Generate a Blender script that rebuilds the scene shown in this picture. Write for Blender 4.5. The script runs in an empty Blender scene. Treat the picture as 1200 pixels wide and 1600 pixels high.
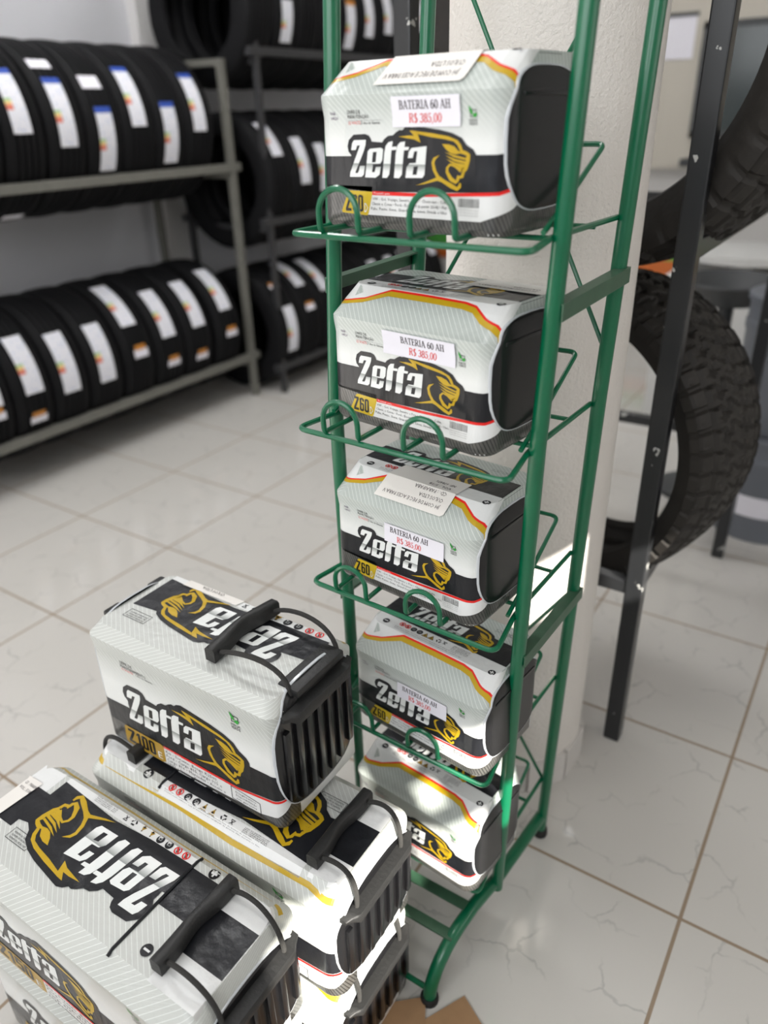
import bpy, bmesh, math, random
from mathutils import Vector, Matrix
from mathutils.geometry import tessellate_polygon
random.seed(7)
PI = math.pi
SC = bpy.context.scene
COL = SC.collection

# ------------------------------------------------------------------ camera
FPX, PITCH, ROLL, YAW = 1185.6, 0.4852, 0.0273, -0.5891
CAM = Vector((0.0514, -0.9942, 1.2897))
fwd = Vector((math.sin(YAW)*math.cos(PITCH), math.cos(YAW)*math.cos(PITCH), -math.sin(PITCH)))
right = Vector((math.cos(YAW), -math.sin(YAW), 0))
down = fwd.cross(right)
r2 = right*math.cos(ROLL) + down*math.sin(ROLL)
d2 = -right*math.sin(ROLL) + down*math.cos(ROLL)
cam = bpy.data.cameras.new('camera')
co = bpy.data.objects.new('camera', cam)
COL.objects.link(co)
m3 = Matrix((r2, -d2, -fwd)).transposed()
co.matrix_world = Matrix.Translation(CAM) @ m3.to_4x4()
cam.sensor_fit = 'HORIZONTAL'
cam.sensor_width = 36
cam.lens = FPX/1200*36
cam.clip_start = 0.02
cam.dof.use_dof = True
cam.dof.focus_distance = 0.98
cam.dof.aperture_fstop = 3.3
SC.camera = co

# ------------------------------------------------------------------ light
SC.view_settings.view_transform = 'Standard'
SC.view_settings.look = 'None'
SC.view_settings.gamma = 1
SC.view_settings.use_curve_mapping = False
SC.view_settings.exposure = 0.12
W = bpy.data.worlds.new('sky')
SC.world = W
W.use_nodes = True
bg = W.node_tree.nodes['Background']
bg.inputs['Color'].default_value = (0.80, 0.90, 1.0, 1)
bg.inputs['Strength'].default_value = 0.35
SUN_DIR = Vector((0.74, -0.42, 0.50)).normalized()      # towards the sun
sun = bpy.data.lights.new('sun', 'SUN')
sun.energy = 16
sun.angle = math.radians(0.3)
sun.color = (1.0, 0.95, 0.86)
so = bpy.data.objects.new('sun', sun)
COL.objects.link(so)
so.rotation_euler = SUN_DIR.to_track_quat('Z', 'Y').to_euler()

def area(name, loc, target, sx, sy, power, color=(1, 1, 1)):
    l = bpy.data.lights.new(name, 'AREA')
    l.shape = 'RECTANGLE'
    l.size, l.size_y = sx, sy
    l.energy = power
    l.color = color
    o = bpy.data.objects.new(name, l)
    COL.objects.link(o)
    o.location = loc
    o.rotation_euler = (Vector(loc)-Vector(target)).to_track_quat('Z', 'Y').to_euler()
    return o
area('daylight_shopfront', (-0.6, -3.15, 2.20), (-0.6, 0, 1.5), 3.6, 1.2, 58, (0.97, 0.98, 1.0))
area('side_fill', (2.55, 0.6, 1.5), (0, 0.6, 1.0), 2.6, 2.2, 20, (1.0, 0.98, 0.95))  # added fill from the right; the wall there has no door
area('overhead_fill_front', (-0.8, -0.6, 2.93), (-0.8, -0.6, 0), 1.2, 0.3, 9)  # added overhead fill above the battery stack, no fitting
area('overhead_fill_back', (-1.0, 2.6, 2.93), (-1.0, 2.6, 0), 1.2, 0.3, 14)  # added overhead fill for the back of the shop
area('overhead_fill_left', (-2.0, 0.9, 2.93), (-2.3, 0.9, 0), 0.3, 1.4, 26)  # added fill to brighten the left wall and its racks

# ------------------------------------------------------------------ materials
def sl(c):
    c = c/255
    return c/12.92 if c <= 0.04045 else ((c+0.055)/1.055)**2.4
def rgb(r, g, b):
    return (sl(r), sl(g), sl(b), 1)
MATS = {}
class N:
    """small helper around a node tree"""
    def __init__(s, name):
        s.m = bpy.data.materials.new(name)
        s.m.use_nodes = True
        s.t = s.m.node_tree
        s.b = s.t.nodes['Principled BSDF']
    def n(s, typ, **kw):
        x = s.t.nodes.new(typ)
        for k, v in kw.items():
            setattr(x, k, v)
        return x
    def l(s, a, b):
        s.t.links.new(a, b)
    def val(s, sock, v):
        if hasattr(v, 'is_linked') or hasattr(v, 'links'):
            s.l(v, sock)
        else:
            sock.default_value = v
    def math(s, op, a, b=0.0, c=0.0):
        x = s.n('ShaderNodeMath', operation=op)
        for i, v in enumerate((a, b, c)):
            s.val(x.inputs[i], v)
        return x.outputs[0]
    def mix(s, f, a, b):
        x = s.n('ShaderNodeMix', data_type='RGBA')
        s.val(x.inputs[0], f); s.val(x.inputs[6], a); s.val(x.inputs[7], b)
        return x.outputs[2]
    def noise(s, vec, scale, detail=2.0, rough=0.5):
        x = s.n('ShaderNodeTexNoise')
        x.inputs['Scale'].default_value = scale
        x.inputs['Detail'].default_value = detail
        x.inputs['Roughness'].default_value = rough
        if vec is not None:
            s.l(vec, x.inputs['Vector'])
        return x.outputs['Fac']
    def ramp(s, f, stops, interp='LINEAR'):
        x = s.n('ShaderNodeValToRGB')
        x.color_ramp.interpolation = interp
        e = x.color_ramp.elements
        while len(e) < len(stops):
            e.new(0.5)
        for i, (p, c) in enumerate(stops):
            e[i].position = p
            e[i].color = c if len(c) == 4 else (*c, 1)
        s.l(f, x.inputs[0])
        return x.outputs[0]
    def bump(s, h, strength=0.3, dist=0.01):
        x = s.n('ShaderNodeBump')
        x.inputs['Strength'].default_value = strength
        x.inputs['Distance'].default_value = dist
        s.l(h, x.inputs['Height'])
        s.l(x.outputs[0], s.b.inputs['Normal'])
    def obj(s):
        return s.n('ShaderNodeTexCoord').outputs['Object']
    def uv(s):
        return s.n('ShaderNodeTexCoord').outputs['UV']
    def set(s, **kw):
        for k, v in kw.items():
            s.val(s.b.inputs[k.replace('_', ' ')], v)
def plain(name, col, rough=0.5, metal=0.0, coat=0.0, var=0.06, vscale=30, spec=0.5, bump=0.0, bscale=200):
    a = N(name)
    o = a.obj()
    f = a.noise(o, vscale, 3)
    c1 = tuple(x*(1-var) for x in col[:3])+(1,)
    c2 = tuple(min(1, x*(1+var)) for x in col[:3])+(1,)
    a.set(Base_Color=a.mix(f, c1, c2), Roughness=rough, Metallic=metal, Coat_Weight=coat, Coat_Roughness=0.1)
    a.b.inputs['Specular IOR Level'].default_value = spec
    if bump:
        a.bump(a.noise(o, bscale, 2), bump, 0.002)
    MATS[name] = a.m
    return a.m

def film_bump(a, strength=0.22):
    o = a.obj()
    mp = a.n('ShaderNodeMapping')
    mp.inputs['Scale'].default_value = (1, 1, 0.45)
    a.l(o, mp.inputs[0])
    h1 = a.noise(mp.outputs[0], 26, 2, 0.5)
    h2 = a.noise(mp.outputs[0], 120, 2, 0.6)
    mp2 = a.n('ShaderNodeMapping')
    mp2.inputs['Scale'].default_value = (150, 9, 1)
    a.l(a.uv(), mp2.inputs[0])
    h3 = a.noise(mp2.outputs[0], 1.0, 2, 0.6)
    mask = a.ramp(a.noise(o, 14, 1), [(0, (0, 0, 0)), (0.52, (0, 0, 0)), (0.62, (1, 1, 1)), (1, (1, 1, 1))])
    h3 = a.math('MULTIPLY', a.math('MULTIPLY', h3, mask), 0.22)
    a.bump(a.math('ADD', h3, a.math('ADD', h1, a.math('MULTIPLY', h2, 0.16))), strength, 0.012)
def film(name, col, rough=0.3):
    a = N(name)
    a.set(Base_Color=col, Roughness=rough, Coat_Weight=0.14, Coat_Roughness=0.05)
    a.b.inputs['Specular IOR Level'].default_value = 0.3
    film_bump(a)
    MATS[name] = a.m
    return a.m
def film_stripes(name, hl, pitch=0.0046, hi=(184, 191, 186), top=(176, 184, 179)):
    """printed film: white low down, grey-green higher up, with fine white slanting lines"""
    a = N(name)
    sp = a.n('ShaderNodeSeparateXYZ')
    a.l(a.uv(), sp.inputs[0])
    u, s = sp.outputs[0], sp.outputs[1]
    ph = a.math('ADD', a.math('MULTIPLY', u, 0.66), a.math('MULTIPLY', s, 0.75))
    ph = a.math('ADD', ph, a.math('MULTIPLY', a.math('SINE', a.math('MULTIPLY', s, 17.0)), 0.004))
    fr = a.math('FRACT', a.math('DIVIDE', ph, pitch))
    line = a.math('LESS_THAN', fr, 0.11)
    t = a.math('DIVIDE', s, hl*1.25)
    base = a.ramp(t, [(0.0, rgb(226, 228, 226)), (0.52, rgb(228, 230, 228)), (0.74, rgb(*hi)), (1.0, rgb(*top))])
    fade = a.ramp(t, [(0.0, (0, 0, 0)), (0.5, (0, 0, 0)), (0.7, (0.85, 0.85, 0.85)), (1.0, (0.85, 0.85, 0.85))])
    a.set(Base_Color=a.mix(a.math('MULTIPLY', line, fade), base, rgb(226, 230, 226)), Roughness=0.34, Coat_Weight=0.18, Coat_Roughness=0.05)
    film_bump(a)
    MATS[name] = a.m
    return a.m
def film_lined(name):
    """dark grey film with black slanting lines"""
    a = N(name)
    sp = a.n('ShaderNodeSeparateXYZ')
    a.l(a.uv(), sp.inputs[0])
    ph = a.math('ADD', a.math('MULTIPLY', sp.outputs[0], 0.9), a.math('MULTIPLY', sp.outputs[1], 0.44))
    fr = a.math('FRACT', a.math('DIVIDE', ph, 0.0042))
    a.set(Base_Color=a.mix(a.math('LESS_THAN', fr, 0.3), rgb(84, 83, 80), rgb(40, 40, 40)), Roughness=0.3, Coat_Weight=0.3, Coat_Roughness=0.06)
    film_bump(a, 0.5)
    MATS[name] = a.m
    return a.m
def chrome_print(name, sl_, ht):
    """lettering ink: white above, a grey step below the middle that runs back to white"""
    a = N(name)
    sp = a.n('ShaderNodeSeparateXYZ')
    a.l(a.uv(), sp.inputs[0])
    t = sp.outputs[1]
    c = a.ramp(t, [(0.0, rgb(240, 241, 240)), (0.18, rgb(232, 234, 232)), (0.375, rgb(138, 143, 140)), (0.385, rgb(228, 231, 229)), (1.0, rgb(228, 231, 229))])
    a.set(Base_Color=c, Roughness=0.34, Coat_Weight=0.18, Coat_Roughness=0.05)
    film_bump(a)
    MATS[name] = a.m
    return a.m
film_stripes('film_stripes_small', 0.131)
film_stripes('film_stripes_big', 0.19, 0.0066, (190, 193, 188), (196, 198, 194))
film_lined('film_lined')
chrome_print('ink_chrome', 0, 1)
film('ink_black', rgb(29, 30, 34))
film('ink_white', rgb(228, 229, 228))
film('ink_grey', rgb(150, 152, 152))
film('ink_red', rgb(226, 38, 34))
film('ink_darkred', rgb(190, 30, 30))
film('ink_gold', rgb(192, 158, 28))
film('ink_yellow', rgb(206, 176, 38))
film('ink_ochre', rgb(176, 140, 50))
film('ink_green', rgb(52, 158, 60))
film('ink_purple', rgb(110, 90, 120))
plain('paper', rgb(232, 230, 238), 0.65, var=0.02)
plain('paper_warm', rgb(232, 228, 222), 0.6, var=0.02)
plain('paper_ink', rgb(62, 52, 56), 0.7, var=0.02)
plain('paper_red', rgb(226, 96, 96), 0.7, var=0.02)
plain('case_black', rgb(20, 20, 22), 0.28, spec=0.4, coat=0.15, var=0.1)
plain('case_matt', rgb(34, 34, 34), 0.5, var=0.15, bump=0.3)
plain('rim_clear', rgb(196, 200, 204), 0.25, coat=0.3)
plain('rope', rgb(50, 49, 47), 0.85, var=0.35, vscale=600, bump=0.8, bscale=900)
plain('green_paint', rgb(0, 98, 64), 0.30, coat=0.25, var=0.08, vscale=14)
plain('green_worn', rgb(58, 92, 70), 0.45, var=0.25, vscale=40)
plain('foot_black', rgb(18, 18, 18), 0.6)
plain('rubber', rgb(16, 16, 18), 0.7, spec=0.2, var=0.2, vscale=25, bump=0.25, bscale=160)
plain('rubber_old', rgb(44, 41, 38), 0.6, spec=0.35, var=0.35, vscale=18, bump=0.3, bscale=120)
plain('steel_grey', rgb(112, 111, 104), 0.5, var=0.18, vscale=25)
plain('steel_dark', rgb(52, 52, 54), 0.45, var=0.2, vscale=25)
plain('cardboard', rgb(158, 124, 90), 0.85, var=0.1, vscale=60)
plain('card_edge', rgb(120, 92, 64), 0.9, var=0.2, vscale=200)
def black_paint():
    a = N('black_paint')
    o = a.obj()
    f = a.noise(o, 17, 4, 0.65)
    chip = a.ramp(f, [(0.0, (0, 0, 0)), (0.655, (0, 0, 0)), (0.662, (1, 1, 1)), (1.0, (1, 1, 1))])
    a.set(Base_Color=a.mix(chip, rgb(36, 37, 39), rgb(190, 190, 186)), Roughness=0.32)
    MATS['black_paint'] = a.m
black_paint()
def tyre_label_mat():
    a = N('tyre_label')
    sp = a.n('ShaderNodeSeparateXYZ')
    a.l(a.uv(), sp.inputs[0])
    # white slip with a block of coloured bars and small pictograms
    n1 = a.n('ShaderNodeTexVoronoi')
    n1.inputs['Scale'].default_value = 5.5
    mp = a.n('ShaderNodeMapping')
    mp.inputs['Scale'].default_value = (1, 2.8, 1)
    a.l(a.uv(), mp.inputs[0])
    a.l(mp.outputs[0], n1.inputs['Vector'])
    ink = a.ramp(n1.outputs['Distance'], [(0, rgb(110, 130, 180)), (0.16, rgb(170, 186, 216)), (0.26, rgb(228, 228, 234)), (1, rgb(228, 228, 234))])
    v = sp.outputs[1]
    inband = a.math('MULTIPLY', a.math('GREATER_THAN', v, 0.34), a.math('LESS_THAN', v, 0.52))
    left_ = a.math('LESS_THAN', sp.outputs[0], 0.36)
    cols = a.ramp(v, [(0.0, rgb(228, 228, 234)), (0.34, rgb(214, 110, 96)), (0.40, rgb(226, 160, 116)), (0.44, rgb(228, 214, 140)), (0.48, rgb(160, 196, 150))], 'CONSTANT')
    c = a.mix(a.math('MULTIPLY', inband, left_), ink, cols)
    a.set(Base_Color=c, Roughness=0.5)
    MATS['tyre_label'] = a.m
tyre_label_mat()
plain('label_blue', rgb(40, 76, 168), 0.5)
plain('label_orange', rgb(190, 124, 44), 0.5)

def floor_mat():
    a = N('floor_tiles')
    o = a.obj()
    sp = a.n('ShaderNodeSeparateXYZ')
    a.l(o, sp.inputs[0])
    S = 0.45
    def edge(c):
        f = a.math('FRACT', a.math('ADD', a.math('DIVIDE', c, S), 40.5))
        return a.math('ABSOLUTE', a.math('SUBTRACT', f, 0.5))
    g = a.math('MINIMUM', edge(sp.outputs[0]), edge(sp.outputs[1]))
    grout = a.math('LESS_THAN', g, 0.0072)
    # thin grey crackle veins, patchy, a different cut for each tile
    cx = a.math('FLOOR', a.math('ADD', a.math('DIVIDE', sp.outputs[0], S), 0.0))
    cy = a.math('FLOOR', a.math('ADD', a.math('DIVIDE', sp.outputs[1], S), 0.0))
    cmb = a.n('ShaderNodeCombineXYZ')
    a.l(a.math('MULTIPLY', cx, 3.7), cmb.inputs[0]); a.l(a.math('MULTIPLY', cy, 5.3), cmb.inputs[1])
    add = a.n('ShaderNodeVectorMath', operation='ADD')
    a.l(o, add.inputs[0]); a.l(cmb.outputs[0], add.inputs[1])
    wob = a.n('ShaderNodeTexNoise')
    wob.inputs['Scale'].default_value = 22
    wob.inputs['Detail'].default_value = 3
    a.l(add.outputs[0], wob.inputs['Vector'])
    sub = a.n('ShaderNodeVectorMath', operation='MULTIPLY_ADD')
    a.l(wob.outputs['Color'], sub.inputs[0])
    sub.inputs[1].default_value = (0.055, 0.055, 0)
    a.l(add.outputs[0], sub.inputs[2])
    vo = a.n('ShaderNodeTexVoronoi', feature='DISTANCE_TO_EDGE')
    vo.voronoi_dimensions = '2D'
    vo.inputs['Scale'].default_value = 9.5
    a.l(sub.outputs[0], vo.inputs['Vector'])
    vein = a.ramp(vo.outputs['Distance'], [(0, (1, 1, 1)), (0.012, (0.8, 0.8, 0.8)), (0.028, (0, 0, 0)), (1, (0, 0, 0))])
    patch = a.ramp(a.noise(add.outputs[0], 9, 2), [(0, (0, 0, 0)), (0.47, (0, 0, 0)), (0.60, (1, 1, 1)), (1, (1, 1, 1))])
    vf = a.math('MULTIPLY', a.math('MULTIPLY', vein, patch), 0.34)
    tint = a.noise(o, 1.7, 2)
    base = a.mix(tint, rgb(200, 197, 191), rgb(210, 207, 202))
    c = a.mix(vf, base, rgb(120, 122, 122))
    c = a.mix(grout, c, rgb(150, 132, 112))
    a.set(Base_Color=c, Roughness=a.mix(grout, (0.11, 0.11, 0.11, 1), (0.8, 0.8, 0.8, 1)))
    a.bump(a.math('SUBTRACT', 1.0, grout), 0.25, 0.001)
    MATS['floor_tiles'] = a.m
floor_mat()
def wall_mat(name, col, rough=0.85, b=0.5, sc=260):
    a = N(name)
    o = a.obj()
    h = a.noise(o, sc, 3, 0.55)
    big = a.noise(o, 2.2, 2)
    a.set(Base_Color=a.mix(big, tuple(x*0.96 for x in col[:3])+(1,), col), Roughness=rough)
    a.bump(h, b, 0.004)
    MATS[name] = a.m
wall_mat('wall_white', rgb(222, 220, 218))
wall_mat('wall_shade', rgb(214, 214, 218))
wall_mat('plaster_column', rgb(226, 221, 215), 0.8, 0.7, 150)
wall_mat('beige_panel', rgb(196, 190, 178), 0.7, 0.1)
plain('skirting_tile', rgb(214, 210, 206), 0.25)
plain('band_green', rgb(88, 178, 76), 0.5)
plain('band_orange', rgb(212, 112, 48), 0.5)
plain('dark_glass', rgb(44, 54, 54), 0.15, var=0.3, vscale=5)
plain('bucket_grey', rgb(112, 116, 124), 0.5, var=0.05)
plain('machine_white', rgb(206, 206, 204), 0.4)
plain('machine_dark', rgb(58, 60, 62), 0.5)

# ------------------------------------------------------------------ mesh helpers
class MB:
    def __init__(s):
        s.v, s.f, s.m, s.uv, s.mats = [], [], [], [], []
    def mi(s, name):
        if name not in s.mats:
            s.mats.append(name)
        return s.mats.index(name)
    def add(s, verts, faces, mat, uvs=None):
        """uvs: one (u, v) per vertex"""
        b = len(s.v)
        s.v += [tuple(p) for p in verts]
        k = s.mi(mat)
        for f in faces:
            s.f.append(tuple(b+i for i in f))
            s.m.append(k)
            s.uv.append([tuple(uvs[i]) for i in f] if uvs else [(0, 0)]*len(f))
    def box(s, c, size, mat, rz=0.0, bev=0.0):
        bm = bmesh.new()
        bmesh.ops.create_cube(bm, size=1)
        for v in bm.verts:
            v.co = Vector((v.co.x*size[0], v.co.y*size[1], v.co.z*size[2]))
        if bev:
            bmesh.ops.bevel(bm, geom=bm.edges[:], offset=bev, segments=2, profile=0.6, affect='EDGES')
        M = Matrix.Translation(c) @ Matrix.Rotation(rz, 4, 'Z')
        s.bm(bm, mat, M)
    def bm(s, bm, mat, M=Matrix()):
        bm.verts.index_update()
        s.add([M @ v.co for v in bm.verts], [[v.index for v in f.verts] for f in bm.faces], mat)
        bm.free()
    def tube(s, pts, r, mat, n=8, cap=True):
        pts = [Vector(p) for p in pts]
        rings = []
        t0 = (pts[1]-pts[0]).normalized()
        ref = Vector((0, 0, 1)) if abs(t0.z) < 0.9 else Vector((1, 0, 0))
        a = (ref - t0*ref.dot(t0)).normalized()
        for i, p in enumerate(pts):
            if i == 0: t = t0
            elif i == len(pts)-1: t = (pts[i]-pts[i-1]).normalized()
            else: t = ((pts[i]-pts[i-1]).normalized()+(pts[i+1]-pts[i]).normalized()).normalized()
            a = (a - t*a.dot(t)).normalized()
            b = t.cross(a)
            rr = r[i] if isinstance(r, (list, tuple)) else r
            if 0 < i < len(pts)-1:
                cs = max(0.5, (pts[i]-pts[i-1]).normalized().dot(t))
                rr = rr/cs**0.5
            rings.append([p+(a*math.cos(2*PI*k/n)+b*math.sin(2*PI*k/n))*rr for k in range(n)])
        vs = [q for ring in rings for q in ring]
        fs = []
        for i in range(len(rings)-1):
            for k in range(n):
                k2 = (k+1) % n
                fs.append((i*n+k, i*n+k2, (i+1)*n+k2, (i+1)*n+k))
        if cap:
            fs.append(tuple(range(n-1, -1, -1)))
            fs.append(tuple((len(rings)-1)*n+k for k in range(n)))
        s.add(vs, fs, mat)
    def lathe(s, prof, mat, n=32, axis='Z', c=(0, 0, 0), cap=False):
        vs, fs = [], []
        for r, z in prof:
            for k in range(n):
                a = 2*PI*k/n
                vs.append((c[0]+r*math.cos(a), c[1]+r*math.sin(a), c[2]+z))
        for i in range(len(prof)-1):
            for k in range(n):
                k2 = (k+1) % n
                fs.append((i*n+k, i*n+k2, (i+1)*n+k2, (i+1)*n+k))
        if cap:
            fs.append(tuple(range(n-1, -1, -1)))
            fs.append(tuple((len(prof)-1)*n+k for k in range(n)))
        s.add(vs, fs, mat)
    def build(s, name, parent=None, smooth=True, angle=35):
        me = bpy.data.meshes.new(name)
        me.from_pydata(s.v, [], s.f)
        for nm in s.mats:
            me.materials.append(MATS[nm])
        me.polygons.foreach_set('material_index', s.m)
        ul = me.uv_layers.new(name='UVMap')
        flat = [c for f in s.uv for q in f for c in q]
        ul.data.foreach_set('uv', flat)
        if smooth:
            me.polygons.foreach_set('use_smooth', [True]*len(me.polygons))
            try:
                me.set_sharp_from_angle(angle=math.radians(angle))
            except Exception:
                pass
        me.update()
        o = bpy.data.objects.new(name, me)
        COL.objects.link(o)
        if parent is not None:
            o.parent = parent
        return o

def tag(o, label=None, cat=None, group=None, kind=None):
    if label: o['label'] = label
    if cat: o['category'] = cat
    if group: o['group'] = group
    if kind: o['kind'] = kind
    return o
def thing(name, label, cat, loc=(0, 0, 0), rz=0.0, group=None):
    o = bpy.data.objects.new(name, None)
    o.empty_display_size = 0.05
    COL.objects.link(o)
    o.location = loc
    o.rotation_euler = (0, 0, rz)
    return tag(o, label, cat, group)
def dup(root, loc, rz=0.0, label=None, group=None, skip=()):
    r = root.copy()
    COL.objects.link(r)
    r.location = loc
    r.rotation_euler = (0, 0, rz)
    if label: r['label'] = label
    if group: r['group'] = group
    for ch in list(root.children):
        if ch.name.split('.')[0] in skip:
            continue
        c = ch.copy(); COL.objects.link(c); c.parent = r
        for g in list(ch.children):
            d = g.copy(); COL.objects.link(d); d.parent = c
    return r
def struct(name, mb, smooth=False):
    o = mb.build(name, None, smooth)
    o['kind'] = 'structure'
    return o
def round_path(pts, r, n=5):
    """polyline with its inner corners rounded"""
    pts = [Vector(p) for p in pts]
    out = [pts[0]]
    for i in range(1, len(pts)-1):
        a, b, c = pts[i-1], pts[i], pts[i+1]
        d1, d2_ = (a-b), (c-b)
        rr = min(r, d1.length*0.49, d2_.length*0.49)
        p1, p2 = b+d1.normalized()*rr, b+d2_.normalized()*rr
        for k in range(n+1):
            t = k/n
            out.append(p1*(1-t)**2 + b*2*t*(1-t) + p2*t*t)
    out.append(pts[-1])
    return out

# ------------------------------------------------------------------ the room
XL, XR, YB, YF, ZC = -3.25, 2.6, 4.05, -3.2, 3.0
OX, OY = 0.0, 0.0     # a tile joint runs through the origin of the grid
b = MB()
b.add([(XL-0.1, YF-0.1, 0), (XR+0.1, YF-0.1, 0), (XR+0.1, YB+0.1, 0), (XL-0.1, YB+0.1, 0)], [(0, 1, 2, 3)], 'floor_tiles')
struct('floor', b)
b = MB(); b.box(((XL+XR)/2, (YB+YF)/2, ZC+0.05), (XR-XL+0.4, YB-YF+0.4, 0.1), 'wall_white'); struct('ceiling', b)
b = MB()
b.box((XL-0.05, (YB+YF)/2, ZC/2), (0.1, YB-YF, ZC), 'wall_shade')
b.box((XL+0.03, 1.97, ZC/2), (0.06, 0.14, ZC), 'wall_white')
struct('wall_left', b)
b = MB()
b.box(((XL+XR)/2, YB+0.05, ZC/2), (XR-XL, 0.1, ZC), 'wall_white')
struct('wall_back', b)
# shop front: two big openings in the front wall
b = MB()
b.box(((XL+XR)/2, YF-0.05, 2.93), (XR-XL, 0.1, 0.14), 'wall_white')
b.box((-2.85, YF-0.05, 1.43), (0.8, 0.1, 2.86), 'wall_white')
b.box((1.95, YF-0.05, 1.43), (1.3, 0.1, 2.86), 'wall_white')
b.box((-0.6, YF-0.05, 0.25), (3.8, 0.1, 0.5), 'wall_white')
struct('wall_front', b)
# unseen right wall as a gobo: holes shaped to throw the sun patches
b = MB()
ys = [YF, -2.32, -2.008, -1.965, -1.955, -1.945, -1.915, -1.870, -1.860, -1.84, -1.775, -1.60, -1.45, -1.29, -1.2, YB]
zs = [0, 2.09, 2.13, 2.20, 2.285, 2.31, 2.312, 2.357, 2.38, 2.42, 2.44, 2.485, 2.57, ZC]
openc = set()
for (y0, y1, z0, z1) in [(-2.32, -2.008, 2.09, 2.42), (-1.945, -1.860, 2.38, 2.485), (-1.955, -1.915, 2.312, 2.357), (-1.965, -1.870, 2.13, 2.285), (-1.84, -1.775, 2.20, 2.31), (-1.60, -1.45, 2.44, 2.57), (-1.29, -1.2, 2.31, 2.44)]:
    for i in range(len(ys)-1):
        for j in range(len(zs)-1):
            if ys[i] >= y0-1e-6 and ys[i+1] <= y1+1e-6 and zs[j] >= z0-1e-6 and zs[j+1] <= z1+1e-6:
                openc.add((i, j))
for i in range(len(ys)-1):
    for j in range(len(zs)-1):
        if (i, j) not in openc:
            b.box((XR+0.005, (ys[i]+ys[i+1])/2, (zs[j]+zs[j+1])/2), (0.010, ys[i+1]-ys[i], zs[j+1]-zs[j]), 'wall_white')
struct('wall_right_gobo', b)

# round plastered column with a skirting of small tiles
CX, CY, CR = -0.452, 0.250, 0.157
b = MB()
b.lathe([(CR, 0.0), (CR, ZC)], 'plaster_column', 72, c=(CX, CY, 0))
o = struct('column', b, True)
b = MB()
nt = 11
for k in range(nt):
    a0, a1 = 2*PI*k/nt+0.02-0.9, 2*PI*(k+1)/nt-0.02-0.9
    r0, r1 = CR-0.002, CR+0.010
    q = [(CX+r*math.cos(a), CY+r*math.sin(a), z) for z in (0.0, 0.078) for r, a in ((r0, a0), (r1, a0), (r1, a1), (r0, a1))]
    b.add(q, [(0, 1, 2, 3)[::-1], (4, 5, 6, 7), (0, 1, 5, 4), (1, 2, 6, 5), (2, 3, 7, 6), (3, 0, 4, 7)], 'skirting_tile')
o = b.build('skirting', None, False)
o.name = 'trim_1'
o['kind'] = 'structure'
# painted bands along the back wall, and the office front beside them
b = MB()
b.box((-0.33, YB-0.006, 0.475), (5.8, 0.012, 0.085), 'band_green')
b.box((-0.33, YB-0.006, 0.390), (5.8, 0.012, 0.085), 'band_orange')
o = struct('trim_2', b)
b = MB()
b.box((-0.11, YB-0.05, 1.98), (2.62, 0.1, 2.04), 'beige_panel')
o = struct('wall_office', b)

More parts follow.
